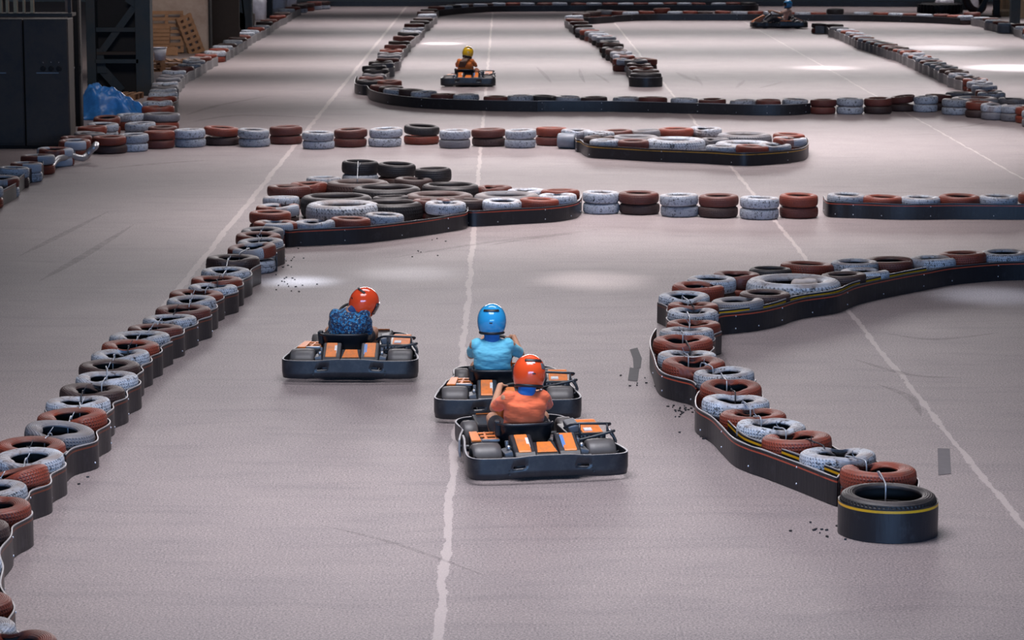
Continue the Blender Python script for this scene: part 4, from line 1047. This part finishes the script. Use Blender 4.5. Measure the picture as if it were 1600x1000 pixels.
person(kroots[0], 'person in orange-red helmet and dark blue patterned shirt, leaning and looking right', 'red', (0.85, 0.075, 0.02), S_BLUEPAT, neck=cloth('navy_scarf', (0.01, 0.05, 0.17)), lean=.09, tx=-.115, head=(.105, .06, -.085), hrot=(R(-26), R(16), R(-58)), hair='nape', wr=.005, forward=.04, tz=-.03, arms='low')
person(kroots[1], 'person in light blue helmet and pale blue t-shirt, hands on the wheel', 'light_blue', (0.03, 0.36, 0.72), S_CYAN, lean=-.01, tx=-.13, head=(0, .0, .005), hrot=(R(-4), 0, R(-3)), neck=NECKB, tz=.03)
person(kroots[2], 'person in orange-red helmet and bright orange t-shirt in the nearest kart', 'orange', (0.85, 0.085, 0.02), S_ORANGE, lean=.02, tx=-.11, head=(.03, .03, -.01), hrot=(R(-12), R(6), R(4)), neck=NECKB, stripe=K_GREY)
person(kroots[3], 'person in yellow helmet and orange top with long brown hair, far loop', 'yellow', (0.72, 0.42, 0.01), S_ORANGE2, lean=.03, tx=-.12, head=(.05, .02, 0), hrot=(R(-12), R(12), R(8)), hair=(6, .24, .14, -.10), trousers=cloth('pale_orange_trousers', (0.6, 0.25, 0.15)))
person(kroots[4], 'person in blue and white helmet driving the distant side-on kart', 'blue', (0.02, 0.27, 0.60), S_PALE, lean=0, tx=-.10, head=(0, .02, 0), hrot=(R(-3), 0, 0), arms='straight', stripe=K_WHITE, trousers=SHORTS)

# ------------------------------------------------------------------ the sides of the hall
DSTEEL = mat('dark_blue_painted_steel', (0.014, 0.026, 0.036), 0.7, 0.1, var=.4, scale=3, dirt=(0.03, 0.028, 0.028), dscale=1.5)
DMETAL = mat('dark_cabinet_metal', (0.050, 0.036, 0.028), 0.65, 0.1, var=.4, scale=4, dirt=(0.017, 0.016, 0.018), dscale=2)
BROWN = mat('dark_brown_board', (0.030, 0.020, 0.016), 0.8); CREAM = mat('cream_plaster', (0.42, 0.33, 0.28), 0.85, var=.15, scale=1.5, dirt=(0.30, 0.22, 0.18), dscale=1.2)
WOOD = mat('pallet_wood', (0.30, 0.16, 0.085), 0.8, var=.35, scale=6); WOODP = mat('pale_board_wood', (0.48, 0.34, 0.20), 0.8, var=.3, scale=5)
DARKV = mat('dark_void', (0.012, 0.011, 0.012), 0.9); WPLAST = mat('white_bag_plastic', (0.60, 0.60, 0.66), 0.4, var=.25, scale=8, bmp=.5)
TARP = mat('blue_tarpaulin', (0.025, 0.15, 0.42), 0.35, var=.6, scale=7, bmp=.5); CONCR = mat('shelf_block', (0.20, 0.15, 0.13), 0.85)
def at(px, py): return P(px, py, 0)
def zpx(px, py, base):
    """height of the point seen at (px,py) above ground point base"""
    d = CAM_M @ Vector(((px-800.0)/FPX, -(py-500.0)/FPX, -1.0)); t = base.y/d.y; return CAM_H+d.z*t
# electrical cabinets
cb = at(55, 233); cz = zpx(55, 30, cb)
for i, (xa, xb) in enumerate(((-52, 40), (40, 111))):
    a = P(xa, 233).x; b = P(xb, 233).x
    cabn = empty('metal_cabinet', ((a+b)/2, cb.y+.35, 0), 0, ('dark metal switch cabinet cut by the left edge' if i == 0 else 'dark metal switch cabinet with three knobs, right one of the pair'), 'cabinet', 'switch cabinets on the left')
    w_ = b-a
    MB().box((0, .02, cz/2+.03), (w_-.02, .64, cz-.06)).build('body', DMETAL, cabn, bevel=.01)
    MB().box((0, 0, .03), (w_, .6, .06)).build('plinth', DARKV, cabn)
    dr = MB().box((0, -.315, cz/2+.04), (w_-.05, .03, cz-.14)).build('door', DMETAL, cabn, bevel=.006)
    for q in range(3): MB().lathe([(0, 0), (.055, 0), (.05, .04), (0, .045)], 16, Matrix.Translation((-.06+q*.15-(.2 if i == 0 else 0), -.33, cz*.62)) @ Matrix.Rotation(PI/2, 4, 'X'), closed=False).build('knob', DARKV, dr)
    MB().box((.02, -.335, cz*.62-.08), (.42, .02, .02)).build('label_strip', K_GREY, dr)
    for q in range(3): MB().sphere((-.06+q*.15-(.2 if i == 0 else 0), -.335, cz*.62+.12), .012, 8).build('signal_lamp', K_STEEL, dr)
# shelf rack over the cabinets
rk = empty('storage_rack', (cb.x-.2, cb.y+1.1, 0), 0, 'dark steel rack rising above the metal cabinets', 'rack')
for x in (-1.3, .75): MB().box((x, 0, 1.9), (.07, .07, 3.8)).build('upright', DMETAL, rk)
for z in (cz+.04, 3.7): MB().box((-.27, 0, z), (2.2, .5, .06)).build('shelf', DMETAL, rk)
bx = MB()
for i, wd in enumerate((.12, .05, .07, .04, .06)): bx.box((-.6+i*.16, -.05, cz+.25+.05*(i % 2)), (wd, .1, .4+.1*(i % 2)))
o = bx.build('stored_timber', WOODP, loc=(cb.x-.2, cb.y+1.1, 0)); tag(o, 'pale timber offcuts standing on the rack above the cabinets', 'timber')
pp = at(111, 214); o = MB().box((0, 0, 1.75), (.09, .09, 3.5)).build('cable_duct', mat('brown_duct', (0.16, 0.115, 0.09), 0.8), loc=(pp.x, pp.y, 0)); tag(o, 'narrow cream cable duct beside the metal cabinets', 'duct')
pt = at(111, 214); zt = zpx(113, 107, pt); o = MB().box((0, 0, 0), (.09, .02, .09), (0, .3, 0)).build('paper_tag', WPLAST, loc=(pt.x+.06, pt.y-.06, zt)); tag(o, 'small white paper tag fixed to the cream cable duct', 'tag')
pc = at(122, 198); col = empty('steel_column', (pc.x, pc.y+.1, 0), 0, 'narrow dark steel column beside the metal cabinets', 'column')
MB().box((-.07, 0, 2.5), (.035, .22, 5)).build('flange', BROWN, col); MB().box((.07, 0, 2.5), (.035, .22, 5)).build('flange', DMETAL, col); MB().box((0, .02, 2.5), (.12, .03, 5)).build('web', DARKV, col)
MB().box((.07, -.13, zpx(128, 108, pc)), (.05, .04, .16)).build('bracket', DARKV, col)
# big blue built-up column
pl = at(137, 150); pr = at(237, 150); W = pr.x-pl.x
bc = empty('built_up_steel_column', ((pl.x+pr.x)/2, pl.y+.3, 0), 0, 'massive dark blue steel column with diagonal bracing on the left', 'column')
MB().box((-W/2+.10, 0, 3), (.22, .5, 6)).build('flange', DSTEEL, bc, bevel=.01); MB().box((W/2-.19, 0, 3), (.36, .5, 6)).build('flange', DSTEEL, bc, bevel=.01)
MB().box((0, .2, 3), (W-.1, .05, 6)).build('back_plate', DARKV, bc)
zr = lambda y: zpx(187, y, pl)
MB().box((-.06, -.1, zr(96)), (W-.5, .3, .09)).build('cross_bar', DSTEEL, bc)
MB().box((-.06, -.02, zr(84)), (W-.5, .25, .07)).build('cross_bar', BROWN, bc)
MB().box((-.10, -.02, zr(47)), (W-.5, .2, .10)).build('cross_bar', DSTEEL, bc)
MB().bar((-W/2+.30, -.05, zr(84)), (W/2-.36, -.05, zr(8)), .16, .08).build('diagonal_brace', DSTEEL, bc)
MB().bar((-W/2+.26, -.05, zr(104)), (W/2-.75, -.05, zr(143)), .22, .08).build('diagonal_brace', DSTEEL, bc)
MB().prism([(-W/2+.15, zr(115)), (-W/2+.45, zr(115)), (-W/2+.35, zr(78)), (-W/2+.15, zr(76))], 'y', -.12, -.08).build('gusset', DSTEEL, bc)
MB().prism([(W/2-.36, zr(14)), (W/2-.62, zr(2)), (W/2-.36, zr(-14))], 'y', -.12, -.08).build('gusset', DSTEEL, bc)
# tarp heap
tc_ = at(160, 190); V = []; F = []; rt = random.Random(3)
nu, nv = 60, 40
for i in range(nu+1):
    for j in range(nv+1):
        u = i/nu; v = j/nv; x = (u-.42)*1.45; y = (v-.35)*1.3
        z_ = .58*math.exp(-((x+.42)/.42)**2-((y-.1)/.5)**2)+.40*math.exp(-((x-.25)/.38)**2-((y)/.45)**2)
        e = (1-min(1, abs(u*2-1)**2.5))*(1-min(1, abs(v*2-1)**3))
        h = .58*math.exp(-((x+.42)/.42)**2-((y-.1)/.5)**2)+.40*math.exp(-((x-.25)/.38)**2-((y)/.45)**2)+.12
        rid = abs(math.sin(x*4+z_*9+y*3+1.2*math.sin(y*5+x*3)))+.6*abs(math.sin(x*6-z_*14-y*5+math.sin(x*5)))+.3*abs(math.sin(x*15+y*9))
        z = max(.0, h*min(1, e*1.6))+.10*(rid-.8)*min(1, e*3)
        V.append((x+.05*math.sin(y*13), y+.05*math.sin(x*11), max(.005, z)))
for i in range(nu):
    for j in range(nv): a = i*(nv+1)+j; F.append((a, a+nv+1, a+nv+2, a+1))
tm = MB(); tm.add(V, F); o = tm.build('tarpaulin', TARP, smooth=True, loc=(tc_.x, tc_.y+.75, 0)); sd = o.modifiers.new('s', 'SOLIDIFY'); sd.thickness = .006
tag(o, 'crumpled blue tarpaulin heap beside the dark column on the left', 'tarpaulin')
# pallets
def lean(tilt, turn): return tuple((Matrix.Rotation(R(turn), 3, 'Z') @ Matrix.Rotation(R(tilt), 3, 'X') @ Matrix.Rotation(PI/2, 3, 'Z')).to_euler())
def pallet(loc, rot, label, L=1.2, Wd=.8, grp='wooden pallets on the left'):
    p = empty('wooden_pallet', loc, 0, label, 'pallet', grp); p.rotation_euler = rot
    for i in range(7): MB().box((-L/2+.05+i*(L-.1)/6, 0, .13), (.10, Wd, .022)).build('deck_board', WOOD, p)
    for y in (-Wd/2+.05, 0, Wd/2-.05):
        MB().box((0, y, .107), (L, .10, .022)).build('stringer', WOOD, p)
        for x in (-L/2+.07, 0, L/2-.07): MB().box((x, y, .058), (.14, .10, .078)).build('block', WOOD, p)
        MB().box((0, y, .011), (L, .10, .02)).build('bottom_board', WOOD, p)
    return p
p1 = at(176, 156); pallet((p1.x, p1.y+.3, 0), (0, 0, R(-8)), 'wooden pallet lying on the floor behind the blue tarpaulin')
p2 = at(262, 112); pallet((p2.x-.25, p2.y+.5, 0), (0, 0, R(14)), 'wooden pallet lying flat under the white bucket', 1.5, 1.0); pallet((p2.x-.25, p2.y+.5, .145), (0, 0, R(14)), 'upper wooden pallet lying flat under the white bucket', 1.5, 1.0)
p3 = at(262, 84)
pallet((p3.x-.05, p3.y+.3, .62), lean(78, 6), 'large wooden pallet leaning upright against the cream wall', 1.25, 1.0)
pallet((p3.x-.25, p3.y-.1, .42), lean(72, -4), 'smaller pallet leaning in front of the large upright pallet', .8, .7)
pallet((p3.x+.62, p3.y+.25, .55), (R(80), R(70), R(18)), 'narrow pallet leaning on its edge against the cream wall', 1.2, .5)
cr = empty('wooden_crate', (p3.x-.1, p3.y-.75, .01), R(10), 'low wooden crate stacked between the bucket and the leaning pallets', 'crate')
for y in (-.25, .25): MB().box((0, y, .12), (.95, .03, .24)).build('side', WOOD, cr)
for x in (-.45, .45): MB().box((x, 0, .12), (.03, .5, .24)).build('end', WOOD, cr)
MB().box((0, 0, .015), (.9, .5, .03)).build('base', WOOD, cr)
pb = at(250, 112); bk = empty('bucket', (pb.x-.02, pb.y+.2, .295), 0, 'white plastic bucket standing on the flat pallets', 'bucket')
MB().lathe([(0, 0), (.15, 0), (.185, .34), (.175, .34), (.14, .02), (0, .02)], 24, closed=False).build('body', WPLAST, bk, smooth=True)
MB().tube([(.19*math.cos(a), .19*math.sin(a), .34) for a in [2*PI*i/24 for i in range(24)]], .01, 6, closed=True).build('rim', WPLAST, bk, smooth=True)
# cream wall, dark opening and columns further on
wl = at(240, 86); wr_ = at(321, 86); o = MB().box(((wl.x+wr_.x)/2-.6, wl.y+1.35, 2.5), (wr_.x-wl.x+1.2, .25, 5)).build('wall_left', CREAM); tag(o, kind='structure')
op = at(340, 76); o = MB().box((op.x, op.y+1.4, 2.5), (1.1, .1, 5)).build('door_1', BROWN); tag(o, kind='structure')
o = MB().box((wr_.x+.03, wl.y+1.2, 2.5), (.06, .5, 5)).build('trim_1', DARKV); tag(o, kind='structure')
c2 = at(376, 60); w2 = at(395, 60).x-at(358, 60).x; cc = empty('steel_column', (c2.x-.1, c2.y+.9, 0), 0, 'dark blue steel column with an arched hole, behind the left wall barrier', 'column')
arch = [(-w2/2, 0), (-.22, 0), (-.22, .45)]+[(-.02+.2*math.cos(a)-.0, .62+.2*math.sin(a)) for a in [PI-PI*i/8 for i in range(9)]]+[(.18, .45), (.18, 0), (w2/2, 0), (w2/2, 6), (-w2/2, 6)]
m = MB(); va = [Vector((x, -.05, z)) for x, z in arch]; vb = [Vector((x, .05, z)) for x, z in arch]; nA = len(arch); v_ = [m.bm.verts.new(p) for p in va+vb]
fa = m.bm.faces.new(v_[:nA]); fb = m.bm.faces.new(v_[nA:][::-1])
for i in range(nA): m.bm.faces.new((v_[i], v_[(i+1) % nA], v_[(i+1) % nA+nA], v_[i+nA]))
bmesh.ops.triangulate(m.bm, faces=[fa, fb]); m.build('web', DSTEEL, cc)
for s in (-1, 1): MB().box((s*w2/2, 0, 3), (.05, .4, 6)).build('flange', DSTEEL, cc)
o = MB().box((c2.x-.1, c2.y+2.4, .35), (.7, .5, .7)).build('plinth_block', CONCR); tag(o, 'rough grey block seen through the arched hole of the column', 'block')
c3 = at(418, 28); o = MB().box((c3.x, c3.y+.2, 3), (at(425, 28).x-at(411, 28).x, .4, 6)).build('steel_column', DSTEEL); tag(o, 'slim dark blue column between the white bulk bags on the left', 'column')
def bag(px, py, w_, h_, label, seed, grp='white bulk bags'):
    b0 = at(px, py); r_ = random.Random(seed); V = []; F = []
    for j in range(13):
        t = j/12; rr = w_/2*(1-.55*max(0, (t-.75)/.25)**1.5)*(.92+.12*math.sin(PI*t))
        for i in range(28):
            a = 2*PI*i/28; sq = 1/max(abs(math.cos(a)), abs(math.sin(a)))**.55
            d = rr*sq*(1+.04*math.sin(5*a+7*t+seed)+.03*math.sin(11*a-9*t))
            V.append((d*math.cos(a), d*math.sin(a)*.9, t*h_*(1+.04*math.sin(3*a+seed))))
    for j in range(12):
        for i in range(28): F.append((j*28+i, j*28+(i+1) % 28, (j+1)*28+(i+1) % 28, (j+1)*28+i))
    m = MB(); m.add(V, F); m.bm.verts.ensure_lookup_table(); m.bm.faces.new([m.bm.verts[12*28+i] for i in range(28)]); m.bm.faces.new([m.bm.verts[27-i] for i in range(28)])
    o = m.build('bulk_bag', WPLAST, smooth=True, loc=(b0.x, b0.y+w_/2, 0)); tag(o, label, 'bag', grp)
bag(402, 33, .62, .95, 'white bulk bag left of the slim blue column', 1)
bag(430, 24, .8, 1.1, 'large white bulk bag right of the slim blue column', 4)
bag(446, 18, .8, .9, 'smaller white bulk bag at the far end of the bag row on the left', 7)
# silver hose
hz = .12; hose = [P(74, 267, .06), P(80, 260, .10), P(88, 250, .16), P(96, 247, .17), P(104, 246, .16), P(112, 244, .17), P(120, 246, .14), P(130, 247, .12), (P(136, 242, .16)), P(142, 235, .24), P(148, 230, .30), P(150, 226, .32)]
hp = catmull(hose, 8); rr = [.055+.007*math.sin(i*2.6) for i in range(len(hp))]
o = MB().tube(hp, rr, 12).build('flexible_duct', mat('aluminium_hose', (0.50, 0.50, 0.52), 0.35, 0.7, var=.2), smooth=True); tag(o, 'bent silver flexible duct hose lying against the left corner tyres', 'hose')
# grey drum end beside the small island
dr0 = P(886, 233); m = MB().lathe([(0, -.17), (.13, -.17), (.145, -.15), (.145, .0), (.150, .02), (.145, .05), (.15, .15), (.13, .17), (0, .17)], 28, Matrix.Rotation(PI/2, 4, 'Y') @ Matrix.Rotation(.0, 4, 'Z'), closed=False)
o = m.build('plastic_drum', mat('grey_drum_plastic', (0.20, 0.22, 0.26), 0.4), smooth=True, loc=(dr0.x, dr0.y+.1, .15)); o.rotation_euler = (0, 0, R(-12)); tag(o, 'small grey plastic drum lying at left tip of the small central island', 'drum')
# foam in the hole of the big white tyre
bigw = [s for s in chain('D2') if s['px'] == 146][0]
m = MB(); m.capsule((-.10, 0, .04), (.10, .03, .06), .07, .055, 14); m.capsule((.08, .02, .04), (.16, -.02, .02), .05, .03, 10)
o = solidify_body(m, 'foam_lump', mat('cream_foam', (0.58, 0.50, 0.46), 0.8), .01, 3, wrinkle=.004); o.location = (bigw['x']+.13, bigw['y'], .22); tag(o, 'cream foam lump lying in the hole of the large white tyre', 'foam')
# ---- right far side
p = at(1509, 16); o = MB().box((p.x, p.y+.2, 3), (.30, .3, 6)).build('steel_column', DSTEEL); tag(o, 'dark steel column at top right, behind the far row', 'column')
p = at(1558, 27); cl = empty('steel_column', (p.x, p.y+.2, 0), 0, 'dark steel column with a diagonal strut at top right', 'column')
MB().box((0, 0, 3), (.22, .3, 6)).build('post', DSTEEL, cl); MB().bar((-.75, 0, .05), (.0, 0, 1.35), .16, .12).build('strut', DSTEEL, cl); MB().box((-.35, 0, .03), (1.0, .4, .06)).build('foot_plate', DARKV, cl)
p = at(1587, 37); o = MB().box((p.x, p.y+.2, 3), (.34, .3, 6)).build('steel_column', DSTEEL); tag(o, 'dark steel column closest to the top right corner', 'column')
def fat_tyre(loc, rot, r, h, label, lug=18, mt='k'):
    t = MB().lathe([(r*.55, -h*.35), (r*.62, -h*.5), (r*.88, -h*.5), (r*.97, -h*.35), (r, 0), (r*.97, h*.35), (r*.88, h*.5), (r*.62, h*.5), (r*.55, h*.35), (r*.8, 0)], 40)
    if lug:
        for i in range(lug): a = 2*PI*i/lug; t.box((r*math.cos(a), r*math.sin(a), 0), (.09, .07, h*.85), (0, 0, a))
    o = t.build('tractor_tyre' if lug else 'leaning_tyre', TM[mt], autosmooth=50, loc=loc); o.rotation_euler = rot; tag(o, label, 'tyre'); return o
p = at(1474, 22.5); fat_tyre((p.x, p.y+.85, .2), (0, 0, 0), .85, .38, 'large lugged tractor tyre lying flat behind the far row, top right', 30)
p = at(1526, 23); fat_tyre((p.x, p.y+.5, .5), (R(62), R(28), R(20)), .55, .25, 'dark brown tyre leaning upright beside the strutted column, top right', 0, 'b')
bag(1469, 13, .35, .45, 'small white sack behind the tractor tyre, leftmost', 11, 'white sacks behind the tractor tyre'); bag(1476, 13.5, .35, .4, 'small white sack behind the tractor tyre, middle', 12, 'white sacks behind the tractor tyre'); bag(1483, 13.5, .4, .45, 'small white sack behind the tractor tyre, rightmost', 13, 'white sacks behind the tractor tyre')
bag(1520, 12, .5, .7, 'white sack between the two dark columns at top right', 14, 'white sacks at top right')
for i, (x, y, ww, hh_) in enumerate(((1571, 21, .10, 1.0), (1575, 22, .12, .8), (1579, 22, .10, 1.2), (1567, 20, .08, 1.3), (1598, 30, .3, 1.2))):
    p = at(x, y); o = MB().box((0, 0, hh_/2), (ww*1.6, .08, hh_), (R(-6), 0, R(i*7))).build('timber_board', WOODP, loc=(p.x, p.y+.8, 0)); tag(o, f"upright pale timber board, {ordn(i+1)} from the left between the top right columns" if i < 4 else 'wide pale timber board at the extreme top right corner', 'board', 'timber boards at top right')
for i, (x, y) in enumerate(((1568, 24), (1576, 26))):
    p = at(x, y); o = MB().box((0, 0, .1), (.7, .5, .2), (0, 0, .2*i)).build('timber_stack', WOODP, loc=(p.x, p.y+.3, 0)); tag(o, ('low flat timber stack beside the strutted column' if i == 0 else 'low flat timber stack left of the rightmost column'), 'timber')
# end wall
py_ = P(800, 2.5).y
o = MB().box((16, py_+.2, 4), (75, .3, 8)).build('wall_back', mat('pale_green_grey_sheet', (0.40, 0.46, 0.46), 0.7, var=.1, scale=.5)); tag(o, kind='structure')
o = MB().box((-22.5, py_-8, 4), (.3, 40, 8)).build('wall_left_far', mat('dark_side_sheet', (0.05, 0.06, 0.065), 0.8, var=.2, scale=.5)); tag(o, kind='structure')
# crumbs of rubber on the track
m = MB(); rc = random.Random(5)
for cx_, cy_, nn_, sp_ in ((430, 405, 26, 22), (450, 445, 16, 18), (1070, 640, 26, 12), (1000, 600, 8, 20), (1290, 830, 12, 25), (640, 385, 8, 40), (130, 745, 4, 20), (1105, 680, 10, 15)):
    for i in range(nn_):
        p = P(cx_+rc.gauss(0, sp_), cy_+rc.gauss(0, sp_*.35), .006); m.box(p, (rc.uniform(.008, .03), rc.uniform(.008, .02), .012), (0, 0, rc.uniform(0, 3)))
o = m.build('rubber_crumbs', K_BLK2); tag(o, 'scattered black rubber crumbs on the track surface', 'crumbs', kind='stuff')
